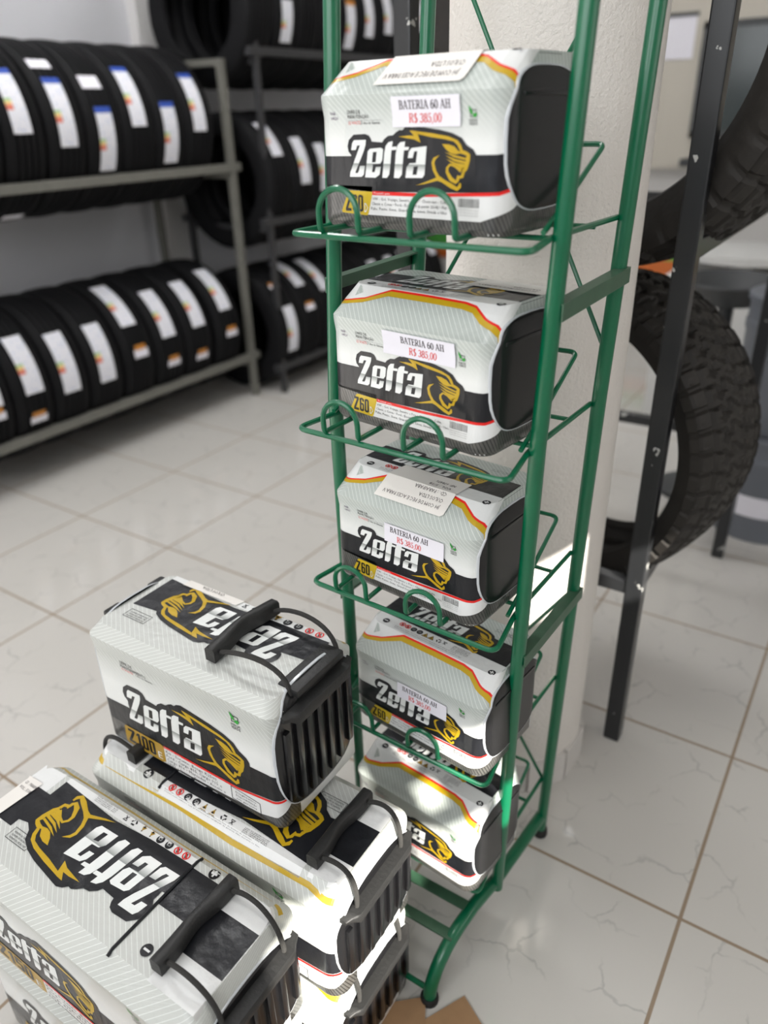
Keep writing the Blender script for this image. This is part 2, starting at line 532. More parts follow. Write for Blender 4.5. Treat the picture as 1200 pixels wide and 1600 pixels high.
# ------------------------------------------------------------------ printed batteries
LOGO = {'blob': [(34.9, 71.7), (35.8, 76.0), (32.0, 79.8), (31.2, 85.4), (33.9, 91.9), (41.7, 97.4), (58.7, 98.1), (64.2, 96.4), (66.7, 93.1), (67.5, 90.3), (83.0, 89.5), (85.6, 92.6), (91.8, 96.1), (98.7, 96.7), (103.2, 99.7), (108, 101.8), (112, 101.5), (116, 104.5), (122, 106.2), (128, 105.6), (145.0, 103.6), (161.9, 101.6), (177.3, 98.4), (188.9, 93.8), (194.6, 87.0), (202.6, 83.0), (205.4, 79.0), (205.3, 71.9), (204.2, 57.9), (114.8, 55.2), (35.6, 64.3)],
 'Z': [(36.4, 81.3), (38.6, 88.3), (41.6, 91.7), (59.7, 92.1), (58.7, 87.1), (55.3, 80.5), (39.7, 57.2), (43.7, 57.2), (45.8, 59.8), (47.9, 64.8), (55.3, 65.2), (52.8, 55.9), (49.2, 53.3), (31.3, 52.9), (32.5, 57.8), (50.3, 86.5), (46.1, 86.2), (43.5, 81.6)],
 'e': [(54.5, 52.9), (61.2, 80.3), (64.6, 82.9), (80.5, 84.1), (83.8, 82.6), (81.5, 71.4), (78.2, 67.8), (67.5, 67.0), (65.2, 58.6), (69.3, 58.7), (71.5, 64.1), (78.7, 64.6), (76.1, 56.3), (69.8, 52.9)],
 'eh': [(68.8, 79.6), (74.2, 79.9), (71.7, 69.1), (66.2, 68.8)],
 't1': [(79.9, 53.1), (85.2, 79.3), (87.9, 86.1), (92.0, 89.7), (98.1, 90.9), (96.6, 85.0), (103.3, 85.3), (102.6, 82.2), (95.5, 81.7), (92.6, 66.5), (90.2, 56.8), (86.4, 53.1)],
 't2': [(96.6, 53.5), (101.4, 78.6), (104.5, 86.6), (108.5, 89.7), (115.3, 90.5), (113.9, 85.0), (120.2, 85.1), (119.3, 82.1), (112.9, 81.6), (110.1, 67.4), (108.0, 57.1), (103.9, 53.2)],
 'a': [(117.7, 73.9), (119.6, 80.3), (123.5, 84.0), (143.8, 86.0), (139.0, 57.6), (135.9, 54.3), (112.9, 53.8), (115.3, 64.5), (119.6, 68.7), (128.2, 69.2), (131.2, 80.9), (127.0, 80.8), (124.3, 74.2)],
 'ah': [(124.9, 65.4), (122.8, 57.1), (128.5, 57.4), (131.1, 66.2)],
 'bolt': [(106.3, 95.2), (119.6, 96.3), (127.8, 96.1), (121.8, 101.2), (130.1, 100.8), (132.9, 97.7), (136.0, 89.4), (128.0, 92.4), (116.5, 93.9)],
 'brow': [(129.1, 100.8), (153.5, 98.2), (173.0, 95.2), (183.7, 91.7), (187.8, 87.5), (190.0, 81.7), (186.3, 81.7), (183.4, 87.0), (179.0, 90.5), (168.4, 92.6), (150.6, 94.6), (132.6, 97.7)],
 'eye': [(164.0, 88.0), (172.1, 87.8), (179.5, 85.8), (184.8, 81.2), (190.6, 82.1), (185.8, 79.1), (180.2, 78.3), (174.4, 79.3), (168.9, 82.8)],
 'snout': [(185.8, 79.3), (190.6, 82.3), (195.3, 80.7), (198.8, 78.3), (198.1, 72.3), (194.8, 64.1), (190.9, 60.4), (185.7, 63.0), (190.7, 65.9), (191.3, 69.4), (193.0, 71.3), (193.1, 74.9), (194.7, 77.0), (191.0, 78.3)],
 'w1': [(167.0, 80.4), (179.5, 77.5), (193.1, 74.9), (192.5, 73.0), (178.0, 75.7)],
 'w2': [(167.8, 77.2), (179.8, 73.8), (193.0, 71.8), (192.0, 69.3), (178.4, 71.7)],
 'w3': [(168.7, 73.8), (180.1, 70.2), (191.3, 68.9), (190.4, 65.5), (178.7, 67.8)],
 'mouth': [(191.7, 65.8), (188.7, 65.7), (180.3, 68.0), (172.9, 69.5), (168.1, 65.5), (167.2, 60.5), (171.9, 52.4), (179.6, 49.4), (183.8, 52.6), (184.1, 54.7), (189.4, 55.9), (191.8, 61.6), (187.6, 61.0), (187.2, 58.3), (184.3, 57.4), (182.1, 58.3), (180.1, 52.8), (175.2, 56.1), (170.8, 61.5), (170.8, 64.8), (173.9, 67.4), (179.3, 65.6), (185.9, 61.0)],
 'jaw': [(126.7, 46.6), (140.3, 50.4), (154.7, 55.2), (150.4, 62.5), (149.3, 70.1), (152.0, 74.6), (160.3, 77.5), (154.6, 72.9), (152.9, 69.3), (154.9, 62.1), (158.6, 57.0), (165.2, 53.4), (175.5, 49.2), (181.0, 46.3), (183.5, 48.9), (184.0, 50.7), (186.3, 50.4), (186.1, 46.1), (181.1, 42.6), (172.5, 45.2), (161.7, 50.6), (156.1, 52.1), (138.8, 48.2)]}
for k in LOGO:      # millimetres; take out a slight lean, origin at the foot of the Z
    LOGO[k] = [((x-(y-53)*0.08-31.3)/1000, (y-53)/1000) for x, y in LOGO[k]]

_font_cache = {}
def text_shape(s, bold=False):
    """outline mesh of a line of text with unit cap height, origin at the left of the base line"""
    key = (s, bold)
    if key in _font_cache:
        return _font_cache[key]
    cu = bpy.data.curves.new('t', 'FONT')
    cu.body = s
    cu.resolution_u = 1
    if bold: cu.offset = 0.022
    ob = bpy.data.objects.new('t', cu)
    me = bpy.data.meshes.new_from_object(ob)
    v = [(p.co.x, p.co.y) for p in me.vertices]
    f = [tuple(q.vertices) for q in me.polygons]
    bpy.data.meshes.remove(me)
    bpy.data.objects.remove(ob)
    bpy.data.curves.remove(cu)
    x0 = min(p[0] for p in v); x1 = max(p[0] for p in v)
    v = [((x-x0)/0.69, y/0.69) for x, y in v]
    _font_cache[key] = (v, f, (x1-x0)/0.69)
    return _font_cache[key]
# a small serif alphabet for the price slips: strokes (x0,y0,x1,y1,width) on a unit-high body, and advance
TH, TN = 0.16, 0.07
def _arc(cx, cy, rx, ry, a0, a1, w0, w1, n=10):
    out = []
    for k in range(n):
        a, c = math.radians(a0+(a1-a0)*k/n), math.radians(a0+(a1-a0)*(k+1)/n)
        m = abs(math.cos((a+c)/2))
        out.append((cx+rx*math.cos(a), cy+ry*math.sin(a), cx+rx*math.cos(c), cy+ry*math.sin(c), w0*(1-m)+w1*m))
    return out
def _ser(x, y, w=0.17):
    return [(x-w, y, x+w, y, TN)]
SERIF = {
 'B': ([(0.14, 0, 0.14, 1, TH), (0.14, 0.97, 0.36, 0.97, TN), (0.14, 0.52, 0.38, 0.52, TN), (0.14, 0.03, 0.38, 0.03, TN)] + _arc(0.34, 0.745, 0.17, 0.225, 90, -90, TN, TH) + _arc(0.36, 0.275, 0.21, 0.245, 90, -90, TN, TH)+_ser(0.1, 0.03, 0.12)+_ser(0.1, 0.97, 0.12), 0.70),
 'A': ([(0.09, 0.03, 0.36, 1, TN*1.2), (0.36, 1, 0.64, 0.03, TH), (0.2, 0.34, 0.54, 0.34, TN)]+_ser(0.09, 0.03, 0.12)+_ser(0.64, 0.03, 0.13), 0.80),
 'T': ([(0.32, 0, 0.32, 1, TH), (0.03, 0.97, 0.61, 0.97, TN), (0.04, 0.97, 0.03, 0.78, TN), (0.60, 0.97, 0.61, 0.78, TN)]+_ser(0.32, 0.03), 0.70),
 'E': ([(0.15, 0, 0.15, 1, TH), (0.1, 0.97, 0.52, 0.97, TN), (0.1, 0.03, 0.55, 0.03, TN), (0.15, 0.52, 0.42, 0.52, TN), (0.52, 0.97, 0.53, 0.78, TN), (0.55, 0.03, 0.57, 0.24, TN), (0.42, 0.62, 0.42, 0.42, TN)]+_ser(0.12, 0.03, 0.12)+_ser(0.12, 0.97, 0.12), 0.66),
 'R': ([(0.14, 0, 0.14, 1, TH), (0.14, 0.97, 0.36, 0.97, TN), (0.14, 0.50, 0.36, 0.50, TN), (0.34, 0.5, 0.62, 0.03, TH)]+_arc(0.35, 0.735, 0.19, 0.235, 90, -90, TN, TH)+_ser(0.13, 0.03, 0.14)+_ser(0.1, 0.97, 0.12)+_ser(0.66, 0.03, 0.08), 0.76),
 'I': ([(0.18, 0, 0.18, 1, TH)]+_ser(0.18, 0.03)+_ser(0.18, 0.97), 0.42),
 'H': ([(0.16, 0, 0.16, 1, TH), (0.62, 0, 0.62, 1, TH), (0.16, 0.52, 0.62, 0.52, TN)]+_ser(0.16, 0.03)+_ser(0.16, 0.97)+_ser(0.62, 0.03)+_ser(0.62, 0.97), 0.86),
 '0': (_arc(0.29, 0.48, 0.22, 0.47, 0, 360, TN, TH, 20), 0.62),
 '6': (_arc(0.30, 0.30, 0.21, 0.28, 0, 360, TN, TH, 18)+_arc(0.46, 0.36, 0.37, 0.60, 180, 85, TN, TH, 8), 0.62),
 '3': (_arc(0.26, 0.72, 0.19, 0.23, 160, -90, TN, TH, 12)+_arc(0.26, 0.25, 0.22, 0.25, 90, -160, TN, TH, 12), 0.60),
 '8': (_arc(0.29, 0.72, 0.18, 0.23, 0, 360, TN, TH, 16)+_arc(0.29, 0.25, 0.21, 0.25, 0, 360, TN, TH, 16), 0.62),
 '5': (_arc(0.24, 0.30, 0.23, 0.29, 120, -160, TN, TH, 14)+[(0.13, 0.55, 0.16, 0.95, TN), (0.14, 0.92, 0.46, 0.92, TH*0.8)], 0.60),
 '$': (_arc(0.28, 0.72, 0.18, 0.22, 40, 270, TN, TH, 12)+_arc(0.28, 0.26, 0.20, 0.24, 90, -140, TN, TH, 12)+[(0.28, -0.1, 0.28, 1.06, TN)], 0.60),
 ',': ([(0.13, 0.08, 0.15, -0.02, TH), (0.15, -0.02, 0.06, -0.2, TN)], 0.28),
 ' ': ([], 0.32)}
def serif_shape(s):
    v, f, x = [], [], 0.0
    for ch in s:
        st, adv = SERIF[ch]
        for (x0, y0, x1, y1, w) in st:
            d = Vector((x1-x0, y1-y0))
            if d.length < 1e-6: continue
            e = d.normalized()*0.012
            n_ = Vector((-d.y, d.x)).normalized()*w/2
            k = len(v)
            for p in (Vector((x0, y0))-e-n_, Vector((x1, y1))+e-n_, Vector((x1, y1))+e+n_, Vector((x0, y0))-e+n_):
                v.append((p.x+x, p.y))
            f.append((k, k+1, k+2, k+3))
        x += adv
    return v, f, x

# tall condensed figures of the model badge: (outline, holes), advance
def _rr(x0, y0, x1, y1, c):
    return [(x0+c, y0), (x1-c, y0), (x1, y0+c*0.7), (x1, y1-c*0.7), (x1-c, y1), (x0+c, y1), (x0, y1-c*0.7), (x0, y0+c*0.7)]
BADGE = {
 'Z': ([([(0.02, 0), (0.54, 0), (0.54, 0.17), (0.22, 0.17), (0.55, 0.84), (0.55, 1), (0.06, 1), (0.06, 0.83), (0.35, 0.83), (0.02, 0.16)], [])], 0.62),
 '6': ([([(0.15, 0), (0.35, 0), (0.47, 0.08), (0.47, 0.54), (0.38, 0.62), (0.19, 0.62), (0.19, 0.86), (0.32, 0.86), (0.32, 0.74), (0.47, 0.74), (0.47, 0.92), (0.35, 1), (0.15, 1), (0.03, 0.92), (0.03, 0.08)], [_rr(0.19, 0.14, 0.32, 0.48, 0.04)])], 0.52),
 '0': ([(_rr(0.03, 0, 0.47, 1, 0.12), [_rr(0.19, 0.14, 0.31, 0.86, 0.04)])], 0.52),
 '1': ([([(0.14, 0), (0.31, 0), (0.31, 1), (0.18, 1), (0.03, 0.84), (0.03, 0.70), (0.14, 0.78)], [])], 0.40),
 '5': ([([(0.03, 0), (0.38, 0), (0.47, 0.08), (0.47, 0.52), (0.38, 0.60), (0.19, 0.60), (0.19, 0.84), (0.45, 0.84), (0.45, 1), (0.03, 1), (0.03, 0.45), (0.31, 0.45), (0.31, 0.15), (0.03, 0.15)], [])], 0.52)}
class Print:
    """flat artwork in film coordinates (u along the long side, s up the side and over the top) laid on a wrap"""
    def __init__(s, wrap):
        s.w = wrap
        s.items = []        # verts, faces, mat, layer, uvs
        s.du = 0.0
    def poly(s, pts, mat, layer=1, cut=True, uvs=None, holes=()):
        pts = [(p[0]+s.du, p[1]) for p in pts]
        holes = [[(p[0]+s.du, p[1]) for p in h] for h in holes]
        vs = [Vector((p[0], p[1], 0)) for p in pts]
        loops = [vs]+[[Vector((p[0], p[1], 0)) for p in h] for h in holes]
        tri = tessellate_polygon(loops)
        allv = [v for l in loops for v in l]
        bm = bmesh.new()
        bv = [bm.verts.new(v) for v in allv]
        for t in tri:
            try: bm.faces.new([bv[i] for i in t])
            except ValueError: pass
        if cut:
            us = [p[0] for p in pts]; ss = [p[1] for p in pts]
            for cs in s.w.s_cuts:
                if min(ss) < cs < max(ss):
                    bmesh.ops.bisect_plane(bm, geom=bm.verts[:]+bm.edges[:]+bm.faces[:], dist=1e-6, plane_co=(0, cs, 0), plane_no=(0, 1, 0))
            for cu in s.w.u_cuts:
                if min(us) < cu < max(us):
                    bmesh.ops.bisect_plane(bm, geom=bm.verts[:]+bm.edges[:]+bm.faces[:], dist=1e-6, plane_co=(cu, 0, 0), plane_no=(1, 0, 0))
        bm.verts.index_update()
        v = [(q.co.x, q.co.y) for q in bm.verts]
        f = [[q.index for q in fc.verts] for fc in bm.faces]
        f2 = []
        for fc in f:      # all facing outwards
            ar = sum(v[fc[i]][0]*v[fc[(i+1) % len(fc)]][1]-v[fc[(i+1) % len(fc)]][0]*v[fc[i]][1] for i in range(len(fc)))
            f2.append(fc if ar > 0 else fc[::-1])
        bm.free()
        s.items.append((v, f2, mat, layer, uvs(v) if uvs else v))
    def raw(s, v, f, mat, layer=2):
        v = [(p[0]+s.du, p[1]) for p in v]
        s.items.append((v, [list(x) for x in f], mat, layer, v))
    def text(s, t, u0, s0, h, mat, width=None, layer=2, rot=False, bold=False):
        """lower-left corner at u0,s0; rot turns the line upside down about its own lower-left corner"""
        v, f, w = text_shape(t, bold)
        kx = (width/w) if width else h
        sg = -1 if rot else 1
        s.raw([(u0+sg*x*kx, s0+sg*y*h) for x, y in v], f, mat, layer)
    def badge(s, t, u0, s0, h, width):
        w = sum(BADGE[c][1] for c in t)
        x, k = 0.0, width/w
        for c in t:
            for pl in BADGE[c][0]:
                s.poly([(u0+(x+p[0])*k, s0+p[1]*h) for p in pl[0]], 'ink_black', 4, True, None, [[(u0+(x+p[0])*k, s0+p[1]*h) for p in q] for q in pl[1]])
            x += BADGE[c][1]
    def circle(s, u, v, r, mat, layer=2, n=18):
        s.raw([(u+r*math.cos(2*PI*k/n), v+r*math.sin(2*PI*k/n)) for k in range(n)], [list(range(n))], mat, layer)
    def ring(s, u, v, r0, r1, mat, layer=3, n=18):
        p = [(u+r*math.cos(2*PI*k/n), v+r*math.sin(2*PI*k/n)) for r in (r1, r0) for k in range(n)]
        s.raw(p, [[k, (k+1) % n, n+(k+1) % n, n+k] for k in range(n)], mat, layer)
    def rect(s, u, v, w, h, mat, layer=2, a=0.0):
        c, d = math.cos(a), math.sin(a)
        p = [(-w/2, -h/2), (w/2, -h/2), (w/2, h/2), (-w/2, h/2)]
        s.raw([(u+x*c-y*d, v+x*d+y*c) for x, y in p], [[0, 1, 2, 3]], mat, layer)
    def line(s, pts, w, mat, layer=3):
        for (a, b_) in zip(pts[:-1], pts[1:]):
            d = math.hypot(b_[0]-a[0], b_[1]-a[1])
            s.rect((a[0]+b_[0])/2, (a[1]+b_[1])/2, d+w*0.6, w, mat, layer, math.atan2(b_[1]-a[1], b_[0]-a[0]))
    def logo(s, u0, s0, k, rot=False, blob=True, ks=None, layer=2):
        ks = ks or k
        sg = -1 if rot else 1
        T = lambda pts: [(u0+sg*x*k, s0+sg*y*ks) for x, y in pts]
        nv = lambda v: [(p[0], sg*(p[1]-s0)/(ks*0.0385)) for p in v]
        if blob:
            s.poly(T(LOGO['blob']), 'ink_black', layer)
        for nm, h in (('Z', None), ('e', 'eh'), ('t1', None), ('t2', None), ('a', 'ah')):
            s.poly(T(LOGO[nm]), 'ink_chrome', layer+1, True, nv, holes=[T(LOGO[h])] if h else ())
        for nm in ('bolt', 'brow', 'eye', 'snout', 'w1', 'w2', 'w3', 'mouth', 'jaw'):
            s.poly(T(LOGO[nm]), 'ink_gold', layer+1)
    def emit(s, mb, back=False):
        for v, f, mat, layer, uvs in s.items:
            vs = [s.w.map(p[0], p[1], 0.00028*layer, back) for p in v]
            mb.add(vs, f, mat, uvs)
class Wrap:
    """shrink-wrapped block: upright sides, a slope above the lid line, a flat top"""
    def __init__(s, w, d, hl, h, yf, r=0.020, xs=0.006, yb=None, lip=0.003):
        s.W, s.D, s.hl, s.h, s.yf, s.r, s.xs, s.lip = w, d, hl, h, yf, r, xs, lip
        s.yb = yf if yb is None else yb
        s.s2 = hl+math.hypot(yf, h-hl)
        s.s_cuts = [0.006, hl-0.022, hl-0.006, hl, hl+(s.s2-hl)*0.5, s.s2]
        arc = s.r*PI/2
        s.u_cuts = []
        for k in range(7):
            s.u_cuts.append(w-r+arc*k/6)
            s.u_cuts.append(r-arc*k/6)
    def ins(s, q):
        """inset of the front, of the ends, and the height, at film coordinate q"""
        hl = s.hl
        if q <= 0.006:
            return (0.006-q)*0.5+s.lip*0.3, (0.006-q)*0.5, q
        if q <= hl-0.022:
            t = (q-0.006)/(hl-0.028)
            return s.lip*(0.3+0.7*t), 0.0, q
        if q <= hl-0.006:
            t = (q-hl+0.022)/0.016
            return s.lip*(1-t), 0.0, q
        if q <= hl:
            return 0.0, 0.0, q
        t = min(1.0, (q-hl)/(s.s2-hl))
        return s.yf*t, s.xs*t, hl+(s.h-hl)*t
    def map(s, u, q, off=0.0, back=False):
        fi, xi, z = s.ins(min(q, s.s2))
        r = s.r
        if q >= s.s2:
            x = min(max(u, xi), s.W-xi)
            y = s.yf+(q-s.s2)
            z = s.h+off
            if u > s.W-xi:
                z -= (u-(s.W-xi)); x = s.W-xi+off
            elif u < xi:
                z -= (xi-u); x = xi-off
        else:
            nz = 0.0
            if q > s.hl:
                L = math.hypot(s.yf, s.h-s.hl)
                nz = s.yf/L
            nh = math.sqrt(max(0.0, 1-nz*nz))
            z = z+off*nz
            xr, xl = s.W-xi-r, xi+r
            if u > xr:
                a = (u-xr)/r
                if a <= PI/2:
                    x = xr+(r+off*nh)*math.sin(a); y = fi+r-(r+off*nh)*math.cos(a)
                else:
                    x = s.W-xi+off*nh; y = fi+r+(u-xr-r*PI/2)
            elif u < xl:
                a = (xl-u)/r
                if a <= PI/2:
                    x = xl-(r+off*nh)*math.sin(a); y = fi+r-(r+off*nh)*math.cos(a)
                else:
                    x = xi-off*nh; y = fi+r+(xl-u-r*PI/2)
            else:
                x = u; y = fi-off*nh
        if back:
            x, y = s.W-x, s.D-y
        return (x, y, z)
    def shell(s, mb, mat):
        levels = [0.0, 0.006, 0.03, s.hl*0.5, s.hl-0.022, s.hl-0.006, s.hl, s.hl+(s.s2-s.hl)*0.5, s.s2]
        vs, uv = [], []
        n = None
        for q in levels:
            fi, xi, z = s.ins(q)
            bi = fi*(s.yb/s.yf) if q > s.hl else fi
            r = s.r
            x0, x1, y0, y1 = xi, s.W-xi, fi, s.D-bi
            ring = []
            def arc(cx, cy, a0):
                return [(cx+r*math.cos(math.radians(a0+90*k/6)), cy+r*math.sin(math.radians(a0+90*k/6))) for k in range(7)]
            for k in range(9): ring.append((x0+r+(x1-x0-2*r)*k/9, y0))
            ring += arc(x1-r, y0+r, -90)
            ring += arc(x1-r, y1-r, 0)
            for k in range(1, 9): ring.append((x1-r-(x1-x0-2*r)*k/9, y1))
            ring += arc(x0+r, y1-r, 90)
            ring += arc(x0+r, y0+r, 180)[:-1]
            n = len(ring)
            pu = 0.0
            for i, p in enumerate(ring):
                if i: pu += math.hypot(p[0]-ring[i-1][0], p[1]-ring[i-1][1])
                vs.append((p[0], p[1], z)); uv.append((s.r+pu, q))
        fs = []
        for i in range(len(levels)-1):
            for k in range(n):
                k2 = (k+1) % n
                fs.append((i*n+k, i*n+k2, (i+1)*n+k2, (i+1)*n+k))
        mb.add(vs, fs, mat, uv)
        top = vs[-n:]
        mb.add(top, [tuple(range(n))], mat, [(p[0], s.s2+p[1]-s.yf) for p in top])
        mb.add(vs[:n], [tuple(range(n-1, -1, -1))], 'film_lined', uv[:n])
def sup(cy, cz, ry, rz, n=40, e=3.2, pointed=0.0):
    out = []
    for k in range(n):
        a = 2*PI*k/n
        c, d = math.cos(a), math.sin(a)
        out.append((cy+ry*math.copysign(abs(c)**(2/e), c), cz+rz*math.copysign(abs(d)**(2/e), d)))
    return out
def case_end(wr, ribs, sign=1, parent=None, lip=False):
    """black case end showing through the oval hole in the wrap"""
    mb = MB()
    m = 0.007
    cy, cz = wr.D/2+0.002, (0.022+wr.hl+ (0.016 if not lip else 0.0))/2+0.002
    ry, rz = wr.D/2-m, cz-0.022
    def sx(y, z, d):
        q = z if z <= wr.hl else wr.hl+(z-wr.hl)/(wr.h-wr.hl)*(wr.s2-wr.hl)
        fi, xi, _ = wr.ins(q)
        bi = fi*(wr.yb/wr.yf) if q > wr.hl else fi
        x = wr.W-xi
        for dy in (fi+wr.r-y, y-(wr.D-bi-wr.r)):
            if dy > 0:
                x -= wr.r-math.sqrt(max(wr.r**2-dy*dy, 0))
        x += d
        return x if sign > 0 else wr.W-x
    X = lambda d: (wr.W+d) if sign > 0 else -d
    n = 44
    def ringv(k, d):
        return [(sx(p[0], p[1], d), p[0], p[1]) for p in (sup(cy, cz, ry*(1-k/ry), rz*(1-k/ry), n) if k > 0.002 else sup(cy, cz, ry-k, rz-k, n))]
    rings = [(-0.0014, -0.002), (-0.0012, 0.0016), (0.0002, 0.0018), (0.0010, 0.0012)]+[(ry*q, 0.0014) for q in (0.06, 0.11, 0.16, 0.22, 0.3, 0.4, 0.5, 0.6, 0.7, 0.8, 0.9, 0.96)]
    for i in range(len(rings)-1):
        vs = ringv(*rings[i])+ringv(*rings[i+1])
        fs = [(j, (j+1) % n, n+(j+1) % n, n+j) for j in range(n)]
        if sign < 0: fs = [f[::-1] for f in fs]
        mb.add(vs, fs, 'rim_clear' if i < 2 else 'case_black')
    f_ = ringv(*rings[-1])
    mb.add(f_, [tuple(range(n)) if sign > 0 else tuple(range(n-1, -1, -1))], 'case_black')
    if ribs:
        k = 7
        for i in range(k):
            y = cy-ry*0.80+ry*1.6*i/(k-1)
            t = abs(y-cy)/ry
            hh = rz*(1-t**3.2)**(1/3.2)-0.006
            mb.box((X(0.003), y, cz-0.012), (0.008, 0.011, max(0.02, 2*hh-0.03)), 'case_black', bev=0.003)
    else:
        mb.box((X(0.0012), cy, cz+rz*0.62), (0.003, ry*1.5, 0.004), 'case_black', bev=0.001)
    return mb.build('case_end', parent)
def icons(P, u0, u1, s0, s1, kr=0.20):
    """strip of handling symbols and small print, left to right from u0 to u1"""
    h = s1-s0
    r = h*kr
    y = s0+h*(0.68 if kr < 0.25 else 0.64)
    W_ = u1-u0
    xs = [u0+W_*t for t in (0.06, 0.12, 0.185, 0.25, 0.315, 0.38, 0.455, 0.515)]
    for x in xs[:2]:
        P.ring(x, y, r*0.72, r, 'ink_red'); P.rect(x, y, r*1.7, r*0.28, 'ink_red', 3, -0.8); P.rect(x, y, r*0.8, r*0.8, 'ink_grey', 2, 0.4); P.rect(x, y, r*0.3, r*1.2, 'ink_black', 2)
    for x in xs[2:4]:
        P.circle(x, y, r*1.05, 'ink_black'); P.rect(x, y, r*0.9, r*0.7, 'ink_grey', 3); P.rect(x, y, r*0.5, r*0.35, 'ink_black', 4)
    for x in xs[4:6]:
        P.raw([(x-r*1.15, y-r), (x+r*1.15, y-r), (x, y+r)], [[0, 1, 2]], 'ink_black', 2)
        P.raw([(x-r*0.9, y-r*0.85), (x+r*0.9, y-r*0.85), (x, y+r*0.72)], [[0, 1, 2]], 'ink_ochre', 3)
        P.rect(x, y-r*0.35, r*0.5, r*0.5, 'ink_black', 4)
    x = xs[6]
    for k in range(3):
        a = 2*PI*k/3+PI/2
        P.rect(x+r*0.62*math.cos(a), y+r*0.62*math.sin(a), r*1.0, r*0.42, 'ink_black', 2, a+PI/2)
    x = xs[7]
    P.rect(x, y, r*1.5, r*0.18, 'ink_black', 2, 0.8); P.rect(x, y, r*1.5, r*0.18, 'ink_black', 2, -0.8); P.rect(x, y+r*0.7, r*1.3, r*0.2, 'ink_black', 2); P.rect(x, y, r*0.9, r*0.12, 'ink_black', 2, PI/2)
    t1 = 'Evite fogo ou faiscas. Use oculos de protecao. Mantenha fora do alcance de criancas.'
    t2 = 'Contem acido sulfurico. Leia as instrucoes no certificado de garantia. Nao descarte no lixo.'
    P.text(t1, u0+W_*0.02, s0+h*0.27, h*0.075, 'ink_black', W_*0.66)
    P.text(t2, u0+W_*0.02, s0+h*0.12, h*0.075, 'ink_black', W_*0.72)
    x = u0+W_*0.60
    for k, t in enumerate(('LEIA AS INSTRUCOES', 'NO CERTIFICADO', 'DE GARANTIA', 'SAC 0800 701 8021')):
        P.text(t, x, y+r*0.5-k*h*0.13, h*0.085, 'ink_black', W_*0.17)
def minus_plus(P, u, s, r, plus):
    P.circle(u, s, r, 'ink_black', 3)
    P.rect(u, s, r*1.2, r*0.34, 'ink_white', 4)
    if plus: P.rect(u, s, r*0.34, r*1.2, 'ink_white', 4)
def eco_mark(P, u, s, k):
    P.line([(u-k*0.2, s+k*0.45), (u+k*0.5, s+k*0.45), (u+k*0.5, s-k*0.3), (u-k*0.4, s-k*0.3), (u-k*0.4, s+k*0.3)], k*0.09, 'ink_black', 2)
    P.raw([(u-k*0.55, s+k*1.0), (u-k*0.05, s+k*0.35), (u+k*0.05, s-k*0.15), (u-k*0.35, s+k*0.05), (u-k*0.55, s+k*0.5)], [[0, 1, 2, 3, 4][::-1]], 'ink_green', 3)
    P.raw([(u+k*0.0, s-k*0.25), (u+k*0.35, s-k*0.45), (u+k*0.7, s-k*0.05), (u+k*0.4, s+k*0.12), (u+k*0.1, s)], [[0, 1, 2, 3, 4]], 'ink_green', 3)
    P.text('ENERGIA', u-k*0.55, s-k*0.85, k*0.30, 'ink_black', k*1.25)
    P.text('VERDE', u-k*0.55, s-k*1.28, k*0.36, 'ink_black', k*1.25)
def barcode(P, u, s, w, h, mat='ink_black'):
    rnd = random.Random(3)
    x = u
    while x < u+w:
        b_ = rnd.choice((0.0004, 0.0007, 0.001))
        P.rect(x+b_/2, s+h/2, b_, h, mat, 2)
        x += b_+rnd.choice((0.0005, 0.0008))
    for k in range(3):
        P.text('0123456 78901 Fabricado no Brasil', u, s-0.0028-k*0.0026, 0.0015, mat, w)

